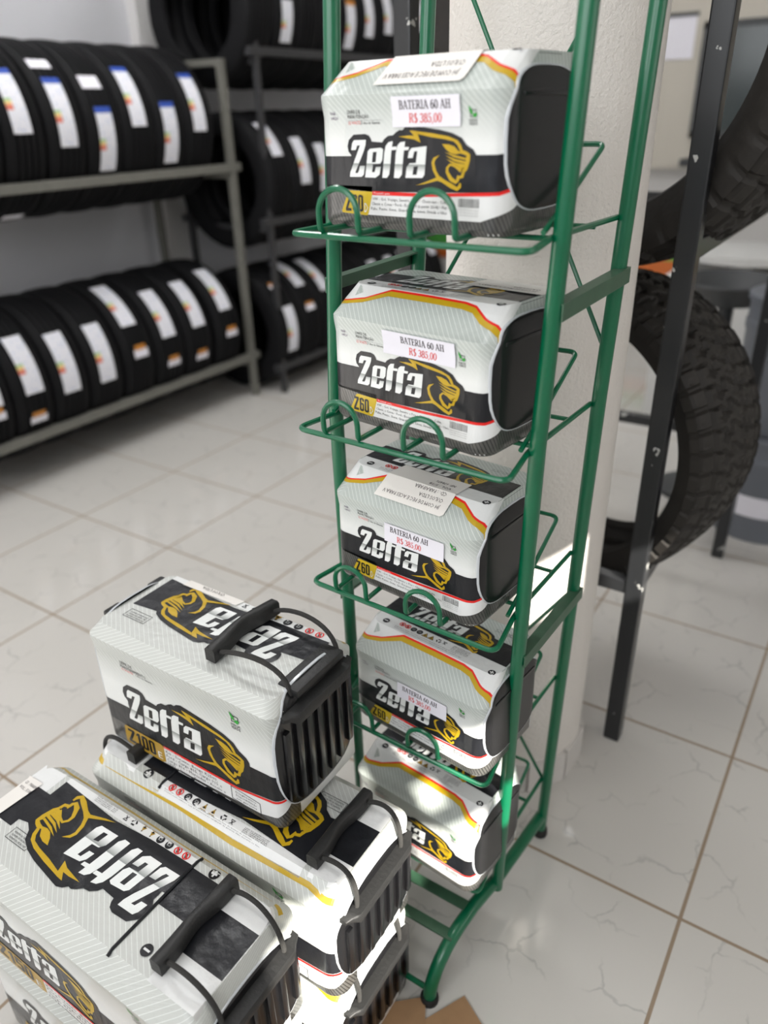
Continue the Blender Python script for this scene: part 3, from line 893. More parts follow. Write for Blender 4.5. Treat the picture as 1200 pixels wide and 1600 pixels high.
# ---- the small battery of the display stand
WS = Wrap(0.242, 0.155, 0.131, 0.163, 0.040, r=0.020, xs=0.007, yb=0.004)
def art_small():
    P = Print(WS)
    A = P.poly
    P.du = 0.012
    w, hl, s2 = WS.W-0.012, WS.hl, WS.s2
    ue = w+0.125
    A([(-0.03, 0), (ue, 0), (ue, 0.040), (w+0.03, 0.036), (w+0.012, 0.027), (0.205, 0.0145), (0.06, 0.0142), (0.0665, 0.043), (-0.03, 0.043)], 'film_lined', 1)
    A([(-0.03, 0.0424), (0.0665, 0.0376), (0.2235, 0.0420), (0.236, 0.0445), (w+0.012, 0.052), (ue, 0.060), (ue, 0.086), (w+0.01, 0.078), (0.22, 0.0755), (0.10, 0.0735), (-0.03, 0.0715)], 'ink_black', 1)
    A([(0.0585, 0.0142), (0.205, 0.0147), (w+0.012, 0.027), (w+0.03, 0.036), (w+0.012, 0.050), (0.236, 0.042), (0.2235, 0.0396), (0.0665, 0.0352)], 'ink_white', 2)
    A([(0.0665, 0.0345), (0.135, 0.0352), (0.2235, 0.0392), (0.238, 0.0430), (w+0.014, 0.0505), (w+0.014, 0.0535), (0.236, 0.0460), (0.2235, 0.0425), (0.135, 0.0385), (0.0665, 0.0385)], 'ink_red', 3)
    P.logo(0.0350, 0.0520, 0.94, ks=0.93)
    # badge
    A([(0.0225, 0.0150), (0.0585, 0.0135), (0.0605, 0.0155), (0.0665, 0.0360), (0.0655, 0.0378), (0.0345, 0.0382), (0.0320, 0.0370), (0.0215, 0.0165)], 'ink_yellow', 3)
    P.badge('Z60', 0.0275, 0.0170, 0.0172, 0.0265)
    P.text('D', 0.0550, 0.0168, 0.0092, 'ink_white', 0.0052, 4)
    P.text('Projetado para:', 0.069, 0.0357, 0.0022, 'ink_white', 0.022, 4)
    for k, (t, wd) in enumerate((('VW - Gol, Voyage, Saveiro e Fox \u2022 Chevrolet - Celta,', 0.100), ('Classic e Corsa \u2022 Ford - Ecosport (a partir 2014) \u2022 Fiat - Uno,', 0.112), ('Palio, Punto, Siena, Grand Siena, Linea, Strada e Idea', 0.100))):
        P.text(t, 0.0665-0.001*k, 0.0296-0.0050*k, 0.0029, 'ink_black', wd, 3)
    barcode(P, 0.178, 0.0272, 0.024, 0.0085)
    P.text('LIVRE DE', 0.034, 0.1130, 0.0035, 'ink_black', 0.018)
    P.text('MANUTEN\u00c7\u00c3O', 0.034, 0.1085, 0.0035, 'ink_black', 0.029)
    P.text('12 VOLTS', 0.035, 0.1030, 0.0030, 'ink_red', 0.0165)
    P.text('1 Ano de Garantia', 0.054, 0.1030, 0.0028, 'ink_black', 0.024)
    P.rect(0.0525, 0.1045, 0.0004, 0.004, 'ink_black')
    P.rect(0.057, 0.1067, 0.046, 0.0003, 'ink_grey')
    P.text('FAB.', 0.010, 0.1120, 0.0030, 'ink_purple', 0.008)
    P.text('04/20', 0.010, 0.1075, 0.0030, 'ink_purple', 0.010)
    eco_mark(P, 0.192, 0.1105, 0.0075)
    # gold and red swoosh over the front slope and down the end
    up = [(-0.012, hl+0.020), (0.030, hl+0.031), (0.062, s2-0.004), (0.120, s2-0.004), (0.170, s2-0.005), (0.186, s2-0.008), (0.205, hl+0.030), (0.222, hl+0.022), (0.236, hl+0.010), (w+0.016, hl-0.010)]
    off = [(-0.002, 0.005), (0, 0.0055), (0, 0.0075), (0, 0.0075), (0, 0.0075), (0, 0.0075), (-0.003, 0.006), (-0.004, 0.005), (-0.005, 0.003), (-0.004, 0.0)]
    lo = [(p[0]+o_[0], p[1]-o_[1]) for p, o_ in zip(up, off)]
    for i in range(len(up)-1):
        A([lo[i], lo[i+1], up[i+1], up[i]], 'ink_gold', 1)
        a_, b_ = up[i], up[i+1]
        rd = lambda p, q: (p[0]+(p[0]-q[0])*0.42, p[1]+(p[1]-q[1])*0.42)
        A([a_, b_, rd(b_, lo[i+1]), rd(a_, lo[i])], 'ink_red', 1)
    # white field between the swoosh and the black band of the top
    wf = [rd(p, q) for p, q in zip(up, lo)]
    s3 = s2+0.026
    for i in range(len(wf)-1):
        a_, b_ = wf[i], wf[i+1]
        tp0 = (min(a_[0], w), s3) if a_[0] < w else (w+0.012, s2+0.004)
        tp1 = (min(b_[0], w), s3) if b_[0] < w else (w+0.012, s2+0.004)
        if i < len(wf)-2:
            A([a_, b_, tp1, tp0], 'ink_white', 1)
    icons(P, 0.035, 0.205, s2+0.001, s3-0.001)
    minus_plus(P, 0.019, s2+0.010, 0.0055, False)
    minus_plus(P, 0.212, s2+0.004, 0.0055, True)
    A([(-0.004, s3), (w+0.028, s3), (w+0.028, s3+0.046), (-0.004, s3+0.046)], 'ink_black', 2)
    P.logo(0.038, s3+0.008, 0.86, ks=1.05, layer=3)
    P.text('LEIA O RECIBO DE GARANTIA', 0.165, s3+0.066, 0.002, 'ink_black', 0.03)
    P.text('CADASTRE A SUA BATERIA', 0.165, s3+0.062, 0.002, 'ink_black', 0.03)
    return P
def small_battery():
    t = thing('car_battery', 'x', 'battery', group='boxed batteries on the display stand')
    mb = MB()
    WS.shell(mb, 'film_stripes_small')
    art_small().emit(mb)
    mb.build('shrink_wrap', t)
    case_end(WS, False, 1, t)
    return t
def price_tag(parent, u, s, tilt, margin_l=0.004, margin_r=0.004, wr=WS):
    """white slip lying on the front film"""
    mb = MB()
    P = Print(wr)
    P.du = 0.012
    wt, ht = 0.083+margin_l+margin_r, 0.0275
    T = lambda x, y: (u+x*math.cos(tilt)-y*math.sin(tilt), s+x*math.sin(tilt)+y*math.cos(tilt))
    P.poly([T(0, 0), T(wt, 0), T(wt, ht), T(0, ht)], 'paper', 8)
    for txt, x, y, h, wd, m in (('BATERIA 60 AH', margin_l+0.010, 0.0160, 0.0078, 0.063, 'paper_ink'), ('R$ 385,00', margin_l+0.0215, 0.0040, 0.0082, 0.040, 'paper_red')):
        v, f, w_ = serif_shape(txt)
        P.raw([T(x+a*wd/w_, y+b_*h) for a, b_ in v], f, m, 9)
    P.emit(mb)
    o = mb.build('price_tag', parent)
    o['label'] = 'white paper price slip reading BATERIA 60 AH R$ 385,00'
    return o
def ship_label(parent, u0, u1, s0, s1, wr, lines, back=False, skew=0.0, fs=0.0042, layer=7):
    """white carrier slip read from behind (upside down from the front)"""
    mb = MB()
    P = Print(wr)
    A_ = [(u0, s0), (u1-0.004, s0-skew), (u1, s0-skew+0.004), (u1+0.004, s1-skew), (u0+0.008, s1)]
    P.poly(A_, 'paper_warm', layer)
    for k, (t, wd) in enumerate(lines):
        P.text(t, u1-0.010, s0+0.008+fs+k*fs*1.9-skew*0.6, fs, 'paper_ink', wd, layer+1, rot=True)
    P.emit(mb, back)
    o = mb.build('shipping_label', parent)
    o['label'] = 'white carrier slip with upside down print'
    return o

# ---- the big truck batteries
def art_big(P, wr, badge, full, kl):
    """kl: logo scale; everything else follows the length of the block"""
    w, hl, s2 = wr.W, wr.hl, wr.s2
    A = P.poly
    f = w/0.355
    bt = lambda u: 0.081+0.0195*u/0.334 if not full else 0.088
    A([(-0.03, 0), (w+0.03, 0), (w+0.03, 0.045), (w+0.01, 0.040), (w-0.01, 0.024), (w-0.04, 0.015), (0.12*f, 0.007), (0.128*f, 0.044), (-0.03, 0.046)], 'film_lined', 1)
    A([(-0.03, 0.0455), (0.128*f, 0.0415), (0.276*f, 0.0430), (0.329*f, 0.052), (w+0.02, 0.060), (w+0.02, 0.098), (0.334*f, 0.0985), (0.10*f, 0.086), (-0.03, 0.081)], 'ink_black', 1)
    A([(0.12*f, 0.007), (w-0.04, 0.015), (w-0.01, 0.024), (w+0.01, 0.040), (w+0.01, 0.052), (0.329*f, 0.047), (0.276*f, 0.040), (0.128*f, 0.040)], 'ink_white', 2)
    A([(0.128*f, 0.0385), (0.276*f, 0.0390), (0.329*f, 0.0475), (w+0.012, 0.0545), (w+0.012, 0.0580), (0.329*f, 0.0515), (0.276*f, 0.0430), (0.128*f, 0.0430)], 'ink_red', 3)
    P.logo(0.058*f+0.002, 0.0635, kl, ks=kl*1.08)
    A([(0.040*f, 0.011), (0.044*f, 0.007), (0.118*f, 0.007), (0.1275*f, 0.010), (0.1275*f, 0.040), (0.122*f, 0.043), (0.044*f, 0.043), (0.042*f, 0.040)], 'ink_ochre', 3)
    P.badge(badge, 0.047*f, 0.0125, 0.0265, 0.062*f)
    P.text('E', 0.1125*f, 0.0125, 0.013, 'ink_white', 0.009*f, 4)
    P.text('Projetado para:', 0.131*f, 0.0393, 0.0026, 'ink_white', 0.034*f, 4)
    for k, (t, wd) in enumerate((('Kia - Sorento, Bongo K2500,', 0.105), ('Ford - Cargo 815, Cargo 915 e', 0.112), ('Cargo 816 \u2022 Mercedes - Accelo e', 0.118), ('1932 \u2022 Iveco - Eurocargo', 0.094))):
        P.text(t, 0.131*f, 0.0310-0.0078*k, 0.0052, 'ink_black', wd*f, 3)
    P.line([(0.262*f, 0.038), (0.262*f, 0.015), (0.315*f, 0.012), (0.315*f, 0.034), (0.262*f, 0.038)], 0.0012, 'ink_black', 3)
    for k, t in enumerate(('Diagnostico', 'Disponibilizado', 'em garantia')):
        P.text(t, 0.270*f, 0.0295-0.006*k, 0.0035, 'ink_black', 0.038*f, 3)
    P.text('LIBRE DE', 0.064*f, 0.1690, 0.0050, 'ink_black', 0.026)
    P.text('MANTENIMIENTO', 0.064*f, 0.1625, 0.0050, 'ink_black', 0.054)
    P.text('12 VOLTS', 0.066*f, 0.1585, 0.0034, 'ink_red', 0.024)
    P.text('1 A\u00f1o de Garantia', 0.066*f+0.030, 0.1585, 0.0032, 'ink_black', 0.034)
    eco_mark(P, 0.287*f, 0.164 if full else 0.170, 0.013)
def art_big_top(P, wr, u0, u1, strip, klogo, ul, sl0, ends, ky=1.62):
    """flap of printed film on the flat top: symbol strip at the natural front, black logo band, striped rest"""
    w, s2 = wr.W, wr.s2
    A = P.poly
    top = wr.D-2*wr.yf
    wav = [(u0, 0.012), (u0+(u1-u0)*0.25, 0.010), (u0+(u1-u0)*0.36, 0.004), (u0+(u1-u0)*0.55, 0.006), (u0+(u1-u0)*0.68, 0.018), (u1, 0.018)]
    s3 = s2+strip
    A([(u0, s2-0.013)]+[(u1, s2-0.013), (u1, s3), (u0, s3)], 'ink_white', 1)
    A([(0.01, s2-0.020), (u0+0.05, s2-0.018), (u0+0.15, s2-0.022), (w-0.05, s2-0.018), (w-0.005, s2-0.028), (w-0.005, s2-0.020), (w-0.05, s2-0.010), (u0+0.15, s2-0.014), (u0+0.05, s2-0.010), (0.01, s2-0.012)], 'ink_gold', 1)
    icons(P, u0+0.004, u1-0.004, s2-0.008, s3-0.001, 0.31)
    A([(u0, s3-0.002), (u0+(u1-u0)*0.3, s3-0.001), (u0+(u1-u0)*0.55, s3+0.004), (u1, s3-0.004), (u1, s3+0.075), (ul+0.17*klogo, s3+0.072), (u0, s3+0.045)], 'ink_black', 2)
    P.logo(ul, sl0, klogo, ks=klogo*ky, layer=3)
    for k in range(3):
        P.text('LEIA O RECIBO DE GARANTIA', u1-0.050, s3+0.098-0.0045*k, 0.0028, 'ink_black', 0.036)
    P.line([(u1-0.054, s3+0.085), (u1-0.010, s3+0.085), (u1-0.010, s3+0.103), (u1-0.054, s3+0.103), (u1-0.054, s3+0.085)], 0.0007, 'ink_black', 3)
    if ends:
        q0, q1 = s2+0.036, s2+0.100
        A([(0.095, s2+0.012), (u0, s2+0.012), (u0, s2+0.072), (0.095, s2+0.072)], 'ink_black', 1)
        A([(-0.012, q0), (0.090, q0), (0.090, q1), (-0.012, q1)], 'ink_black', 1)
        A([(0.0, q1), (0.085, q1), (0.085, s2+0.145), (0.0, s2+0.145)], 'ink_white', 1)
        A([(0.0, s2-0.006), (0.092, s2-0.006), (0.092, q0), (0.0, q0)], 'ink_white', 1)
        A([(u1, q0), (w+0.012, q0), (w+0.012, q1), (u1, q1)], 'ink_black', 1)
        A([(u1+0.01, s2-0.006), (w, s2-0.006), (w, q0), (u1+0.01, q0)], 'ink_white', 1)
        A([(u1+0.02, q1), (w, q1), (w, s2+0.145), (u1+0.02, s2+0.145)], 'ink_white', 1)
        minus_plus(P, 0.112, s2+0.121, 0.008, False)
        minus_plus(P, 0.116, s2+0.004, 0.008, True)
def handle(wr, parent, x, v0, v1, xe, ze, e0, e1, side=1, loose=0.0, ropes=True, bar=True):
    """black grip bar lying across the top, a cord from each tip into the lip of the case"""
    z = wr.h+0.002
    mb = MB()
    n = 13
    vs, fs = [], []
    for i in range(n):
        t = i/(n-1)
        y = v0+(v1-v0)*t
        dip = -0.0045*math.sin(PI*min(1, max(0, (t-0.18)/0.64)))**2
        hw = 0.0085+dip*0.5
        zt = 0.021+loose*0.006*math.sin(PI*t)
        for (dx, dz) in ((-hw, 0), (hw, 0), (hw, zt-0.003), (hw-0.003, zt), (-hw+0.003, zt), (-hw, zt-0.003)):
            vs.append((x+dx+dip*0.8*side, y, z+dz+0.001+loose*0.008*math.sin(PI*t)))
    for i in range(n-1):
        for k in range(6):
            k2 = (k+1) % 6
            fs.append((i*6+k, (i+1)*6+k, (i+1)*6+k2, i*6+k2))
    fs.append(tuple(range(6))); fs.append(tuple((n-1)*6+k for k in range(5, -1, -1)))
    mb.add(vs, fs, 'case_matt')
    if bar: mb.build('grip', parent, angle=50)
    if ropes:
        for (v, e, sgn) in ((v0, e0, -1), (v1, e1, 1)):
            mb = MB()
            vv = v-sgn*0.012
            pts = []
            p0 = Vector((x+side*0.008, vv, z+0.012)); p3 = Vector((xe, e, ze-0.006))
            p1 = p0+Vector((side*0.036, sgn*0.004, 0.020)); p2 = p3+Vector((side*0.006, -sgn*0.003, 0.062))
            for i in range(15):
                t = i/14
                pts.append(p0*(1-t)**3+p1*3*t*(1-t)**2+p2*3*t*t*(1-t)+p3*t**3)
            mb.tube(pts, 0.0034, 'rope', 8)
            mb.build('cord', parent)
def lip_bar(wr, parent, side, z=None, dep=0.017):
    """ledge of the black case that the carrying cord passes through"""
    z = z or wr.hl-0.012
    mb = MB()
    y0, y1 = 0.016, wr.D-0.016
    x0 = wr.W if side > 0 else 0
    n = 17
    vs, fs = [], []
    for i in range(n):
        t = i/(n-1)
        y = y0+(y1-y0)*t
        e = min(1, math.sin(PI*t)*3.2)
        d = dep*max(0.35, e)
        th = 0.020*max(0.5, e)
        for (dx, dz) in ((-0.012, 0.0), (d, -0.003), (d+0.002, -th*0.4), (d, -th), (-0.012, -th)):
            vs.append((x0+side*dx, y, z+dz))
    for i in range(n-1):
        for k in range(5):
            k2 = (k+1) % 5
            q = (i*5+k, i*5+k2, (i+1)*5+k2, (i+1)*5+k)
            fs.append(q if side > 0 else q[::-1])
    fs.append((0, 1, 2, 3, 4)); fs.append(tuple((n-1)*5+k for k in (4, 3, 2, 1, 0)))
    mb.add(vs, fs, 'case_matt')
    return mb.build('case_ledge', parent, angle=40)

WT = Wrap(0.480, 0.195, 0.180, 0.207, 0.026, r=0.024, xs=0.010)      # 150 Ah block
WM = Wrap(0.355, 0.178, 0.200, 0.216, 0.016, r=0.015, xs=0.010)      # 100 Ah block
def truck_battery():
    t = thing('truck_battery', 'x', 'battery')
    mb = MB()
    WT.shell(mb, 'film_stripes_big')
    for back in (False, True):
        P = Print(WT)
        art_big(P, WT, 'Z150', True, 1.30)
        P.emit(mb, back)
    P = Print(WT)
    art_big_top(P, WT, 0.148, 0.414, 0.012, 1.45, 0.152, WT.s2+0.030, True, 1.24)
    P.emit(mb)
    mb.build('shrink_wrap', t)
    for s in (1, -1):
        case_end(WT, True, s, t, lip=True)
        lip_bar(WT, t, s)
    handle(WT, t, 0.080, 0.030, 0.160, -0.006, WT.hl-0.014, 0.042, 0.150, -1)
    # raised edge of the film flap
    mb = MB()
    mb.tube([(0.148, 0.020, 0.2045), (0.148, 0.030, 0.2080), (0.148, 0.10, 0.2080), (0.148, 0.167, 0.2080), (0.148, 0.176, 0.2045)], 0.0022, 'ink_black', 6)
    mb.build('film_seam', t)
    return t
def medium_battery():
    t = thing('truck_battery', 'x', 'battery')
    mb = MB()
    WM.shell(mb, 'film_stripes_big')
    P = Print(WM)
    art_big(P, WM, 'Z100', False, 1.42)
    P.emit(mb, True)          # the side towards the viewer is the natural back
    P = Print(WM)
    art_big_top(P, WM, 0.020, 0.332, 0.014, 1.42, 0.062, WM.s2+0.026, False, 1.10)
    P.emit(mb)
    mb.build('shrink_wrap', t)
    for s in (1, -1):
        case_end(WM, True, s, t)
    lip_bar(WM, t, -1, WM.hl-0.002)
    handle(WM, t, 0.130, 0.012, 0.146, 0.006, WM.hl+0.004, 0.030, 0.132, -1, 0.5)
    mb = MB()
    mb.box((WM.W-0.006, 0.040, WM.hl+0.004), (0.022, 0.030, 0.020), 'case_matt', bev=0.004)
    mb.build('case_lug', t)
    mb = MB()
    mb.box((WM.W-0.006, 0.125, WM.hl+0.004), (0.022, 0.030, 0.020), 'case_matt', bev=0.004)
    mb.build('case_lug', t)
    mb = MB()
    mb.box((0.010, 0.082, WM.h-0.004), (0.034, 0.100, 0.012), 'case_matt', bev=0.003)
    mb.build('case_lid', t)
    return t
# ------------------------------------------------------------------ green display stand
RB = {'FR': (-0.287, -0.161), 'RR': (-0.283, 0.038), 'FL': (-0.580, -0.154), 'RL': (-0.575, 0.045)}
def rp(n, z):
    """point on an upright of the slightly leaning stand"""
    x, y = RB[n]
    return Vector((x+0.043*min(z, 0.95)+0.02*max(0, z-0.95), y-0.070*min(z, 0.95)+0.049*max(0, z-0.95), z))
R0 = Vector((-0.43, -0.06, 0))
rack = thing('display_stand', 'narrow green metal display stand with five wire shelves of car batteries', 'display stand', R0)
def rpart(name, mb, smooth=True):
    o = mb.build(name, rack, smooth, 40)
    o.location = -R0
    return o
SH = [1.170, 0.935, 0.690, 0.430, 0.165]
for n in ('FR', 'FL', 'RR', 'RL'):
    mb = MB()
    zb = 0.075 if n[0] == 'F' else 0.012
    mb.tube([rp(n, zb), rp(n, 0.5), rp(n, 0.95), rp(n, 1.35), rp(n, 1.80)], 0.0098, 'green_paint', 16)
    rpart('upright', mb)
    if n[0] == 'R':
        mb = MB()
        p = rp(n, 0)
        mb.lathe([(0.0135, 0.0), (0.0145, 0.004), (0.0135, 0.016), (0.0105, 0.020), (0.0, 0.0201)], 'foot_black', 16, c=(p.x, p.y, 0.0))
        rpart('foot_cap', mb)
for s, dx in (('R', 0), ('L', -0.293)):
    mb = MB()
    p = [(-0.283+dx, 0.036, 0.055), (-0.285+dx, -0.060, 0.070), (-0.288+dx, -0.160, 0.086), (-0.296+dx, -0.235, 0.097)]
    for k in range(1, 9):
        a = PI/2*k/8
        p.append((-0.297+dx-0.012*math.sin(a), -0.262-0.098*math.sin(a), 0.004+0.095*math.cos(a)))
    mb.tube(p, 0.0112, 'green_paint', 16)
    rpart('base_tube', mb)
    mb = MB()
    mb.lathe([(0.0, 0.0), (0.0150, 0.0), (0.0150, 0.010), (0.0125, 0.013), (0, 0.0131)], 'foot_black', 14, c=(p[-1][0], p[-1][1], 0.0))
    rpart('foot_cap', mb)
for (y, z) in ((-0.246, 0.100), (-0.302, 0.094)):
    mb = MB()
    mb.box((-0.296-0.1465, y, z+0.004), (0.29, 0.019, 0.004), 'green_worn', bev=0.001)
    rpart('crossbar', mb)
mb = MB(); mb.tube([(-0.31-0.29, -0.357, 0.022), (-0.312, -0.357, 0.022)], 0.005, 'green_paint', 8); rpart('crossbar', mb)
def angle_iron(a, b_, wd=0.028, out=1):
    """L-section strip from a to b along the side of the stand"""
    mb = MB()
    a, b_ = Vector(a), Vector(b_)
    d = (b_-a).normalized()
    n = Vector((0, 0, 1))
    sx = Vector((out, 0, 0))
    t = 0.002
    def slab(o0, u, v, lu, lv):
        vs = []
        for base in (a, b_):
            for (i, j) in ((0, 0), (1, 0), (1, 1), (0, 1)):
                vs.append(base+o0+u*lu*i+v*lv*j)
        mb.add(vs, [(0, 1, 2, 3), (7, 6, 5, 4), (0, 4, 5, 1), (1, 5, 6, 2), (2, 6, 7, 3), (3, 7, 4, 0)], 'green_worn')
    slab(sx*0.010, sx, n, t*out*out, -wd)
    slab(sx*0.010+Vector((0, 0, -t)), -sx, n, wd*0.7, t)
    rpart('side_rail', mb, False)
for (zf, zr) in ((1.108, 1.112), (0.628, 0.622)):
    for s, out in (('R', 1), ('L', -1)):
        a, b_ = rp('F'+s, zf), rp('R'+s, zr)
        d = (b_-a).normalized()
        angle_iron(a-d*0.004, b_+d*0.010, 0.019, out)
# back wire crosses
for (z0, z1) in ((1.00, 1.52), (0.14, 0.62)):
    for (n0, n1) in (('RL', 'RR'), ('RR', 'RL')):
        mb = MB()
        mb.tube([rp(n0, z0)+Vector((0, 0.004, 0)), rp(n1, z1)+Vector((0, 0.004, 0))], 0.0030, 'green_paint', 8)
        rpart('brace_wire', mb)
wr_ = 0.0031
for z in SH:
    fr, fl, rr, rl = rp('FR', z), rp('FL', z), rp('RR', z), rp('RL', z)
    yf = fr.y-0.078
    rl_, rr_ = rl+Vector((0.009, 0, 0)), rr+Vector((-0.009, 0, 0))
    mb = MB()
    loop = [rl+Vector((0.006, -0.004, 0)), fl+Vector((0.000, 0.0, 0.002)), Vector((fl.x-0.004, yf+0.006, z)), Vector((fr.x+0.002, yf-0.006, z)), fr+Vector((0.002, 0, 0.002)), rr+Vector((-0.006, -0.004, 0))]
    off = Vector((0.0, 0, 0))
    # the side wires run just inside the uprights
    loop[1] += Vector((0.0125, 0, 0)); loop[4] += Vector((-0.0125, 0, 0)); loop[0] += Vector((0.004, 0, 0)); loop[5] += Vector((-0.004, 0, 0))
    mb.tube(round_path(loop, 0.016), wr_*1.15, 'green_paint', 8)
    yb = fr.y+0.135
    for yy in (yb, fr.y+0.03):
        mb.tube([Vector((fl.x+0.012, yy, z-0.004)), Vector((fr.x-0.012, yy, z-0.004))], wr_, 'green_paint', 8)
    rpart('shelf_frame', mb)
    for (u0, u1) in ((0.045, 0.096), (0.160, 0.212)):
        mb = MB()
        x0, x1 = fl.x+u0, fl.x+u1
        yh = yf+0.0
        pts = [Vector((x0, yb, z+0.0015)), Vector((x0, yh, z+0.0062)), Vector((x0, yh-0.001, z+0.024))]
        r = (x1-x0)/2
        for k in range(1, 12):
            a = PI-PI*k/12
            pts.append(Vector(((x0+x1)/2+r*math.cos(a), yh-0.001, z+0.024+r*math.sin(a))))
        pts += [Vector((x1, yh-0.001, z+0.024)), Vector((x1, yh, z+0.0062)), Vector((x1, yb, z+0.0015))]
        pts = round_path(pts[:3], 0.006, 4)[:-1]+pts[2:-2]+round_path([pts[-3], pts[-2], pts[-1]], 0.006, 4)[1:]
        mb.tube(pts, wr_*1.1, 'green_paint', 8)
        rpart('stop_hoop', mb)
    mb = MB()
    g = fr.y+0.145
    zg = z+0.082
    x0, x1 = fl.x+0.014, fr.x-0.014
    pts = [Vector((x0, fr.y-0.016, z+0.008)), Vector((x0, fr.y+0.015, z+0.020)), Vector((x0, g, zg)), Vector((x1, g, zg)), Vector((x1, fr.y+0.015, z+0.020)), Vector((x1, fr.y-0.016, z+0.008))]
    mb.tube(round_path(pts, 0.010), wr_, 'green_paint', 8)
    rpart('back_guard', mb)

# ------------------------------------------------------------------ batteries on the stand
small = small_battery()
ORD = ['top', 'second', 'third', 'fourth', 'lowest']
places = [(-0.512, -0.250, -0.10), (-0.512, -0.250, -0.145), (-0.522, -0.250, -0.111), (-0.503, -0.250, -0.109), (-0.512, -0.250, -0.100)]
LBL = ['boxed car battery on the topmost shelf of the green stand',
       'boxed car battery on the second shelf from the top of the green stand',
       'boxed car battery with large carrier slip on the middle shelf of the green stand',
       'boxed car battery on the fourth shelf down, lower right corner sunlit',
       'boxed car battery without price slip on the lowest shelf of the green stand']
bats = []
for i, (x, y, th) in enumerate(places):
    t = small if i == 0 else dup(small, (0, 0, 0))
    t.location = (x-0.012*math.cos(th), y-0.012*math.sin(th), SH[i]+0.0055)
    t.rotation_euler = (0, 0, th)
    t['label'] = LBL[i]
    bats.append(t)
price_tag(bats[0], 0.096, 0.1000, 0.0, 0.000, 0.000)
price_tag(bats[1], 0.0795, 0.0985, 0.0, 0.018, 0.004)
price_tag(bats[2], 0.082, 0.0850, 0.005, 0.000, 0.014)
price_tag(bats[3], 0.078, 0.0800, 0.0, 0.000, 0.006)
ship_label(bats[0], 0.078, 0.188, WS.hl+0.010, WS.s2+0.020, WS, [('JH COM DE PEC E ACES PARA V', 0.092), ('CULOS LTDA', 0.040)], fs=0.0072)
ship_label(bats[2], 0.068, 0.180, WS.hl+0.016, WS.s2+0.032, WS, [('JH COM DE PEC E ACES PARA V', 0.092), ('CULOS LTDA', 0.038), ('CD. : PARAIPABA', 0.050), ('VOL.: 5/18', 0.034), ('NF: 178476', 0.030)], fs=0.0052)
ship_label(bats[1], 0.132, 0.236, WS.s2+0.062, WS.s2+0.104, WS, [('JH COM DE PEC E ACES PARA V', 0.080), ('CULOS LTDA', 0.036)], fs=0.0045)

# ------------------------------------------------------------------ stack of truck batteries
G2 = 'large truck batteries in the floor stack'
big = truck_battery()
BIG = [((-0.828, -0.537, 0.2125), 0.0, 'big wrapped truck battery of the back row, directly under the smaller one with cord handle'),
       ((-0.390, -0.549, 0.2125), PI, 'big wrapped truck battery nearest the viewer, its large top emblem upside down'),
       ((-0.832, -0.540, 0.0035), 0.0, 'truck battery on the floor card at the bottom of the back row, corner in sunlight'),
       ((-0.392, -0.553, 0.0035), PI, 'truck battery on the floor under the nearest one, mostly hidden')]
bb = []
for i, (loc, rz, lab) in enumerate(BIG):
    t = big if i == 0 else dup(big, (0, 0, 0), skip=('grip', 'cord') if i > 1 else ())
    t.location = loc
    t.rotation_euler = (0, 0, rz)
    t['label'] = lab
    t['group'] = G2
    bb.append(t)
for k in (0, 2):      # the other end
    handle(WT, bb[k], WT.W-0.055, 0.032, 0.162, WT.W+0.006, WT.hl-0.014, 0.042, 0.150, 1, bar=(k == 0))
ship_label(bb[1], 0.440, 0.475, WT.s2+0.030, WT.s2+0.140, WT, [('CD. : PARAIPABA', 0.030), ('VOL.: 5/18', 0.024)], fs=0.005)
mid = medium_battery()
mid.location = (-0.464, -0.309, 0.4265)
mid.rotation_euler = (0, 0, PI)
tag(mid, 'smaller truck battery on top of the stack with a grip bar and black cords', 'battery')
ship_label(mid, 0.185, 0.300, WM.s2-0.014, WM.s2+0.014, WM, [], fs=0.005, skew=0.0)
lb = [c for c in mid.children if c.name.startswith('shipping_label')][0]
# print of that slip, read from the near side as on the others
mb = MB(); P = Print(WM)
P.text('JH COM DE PEC E ACES PARA', 0.190, WM.s2-0.009, 0.0055, 'paper_ink', 0.095, 9)
P.text('CULOS LTDA', 0.225, WM.s2+0.001, 0.0055, 'paper_ink', 0.045, 9)
P.emit(mb)
o = mb.build('slip_print', lb)

# card on the floor
t = thing('cardboard_sheet', 'flattened brown cardboard sheet on the tiles beneath the battery stack', 'cardboard', (-0.6, -0.6, 0))
mb = MB(); mb.box((0.04, -0.005, 0.0014), (0.48, 0.42, 0.0028), 'cardboard'); mb.build('panel', t, False)
mb = MB(); mb.add([(0.19, 0.155, 0.003), (0.285, 0.238, 0.003), (0.285, 0.238, 0.0055), (0.19, 0.155, 0.0055), (0.30, 0.02, 0.003), (0.36, 0.10, 0.003), (0.36, 0.10, 0.0055), (0.30, 0.02, 0.0055)], [(0, 1, 2, 3), (7, 6, 5, 4), (3, 2, 6, 7), (0, 4, 5, 1), (1, 5, 6, 2), (0, 3, 7, 4)], 'cardboard'); mb.build('flap', t, False)
t = thing('cardboard_flap', 'brown cardboard flap lying by the front foot of the green stand', 'cardboard', (-0.25, -0.47, 0), rz=-0.50)
mb = MB(); mb.box((0, 0, 0.002), (0.16, 0.24, 0.004), 'cardboard'); mb.build('panel', t, False)

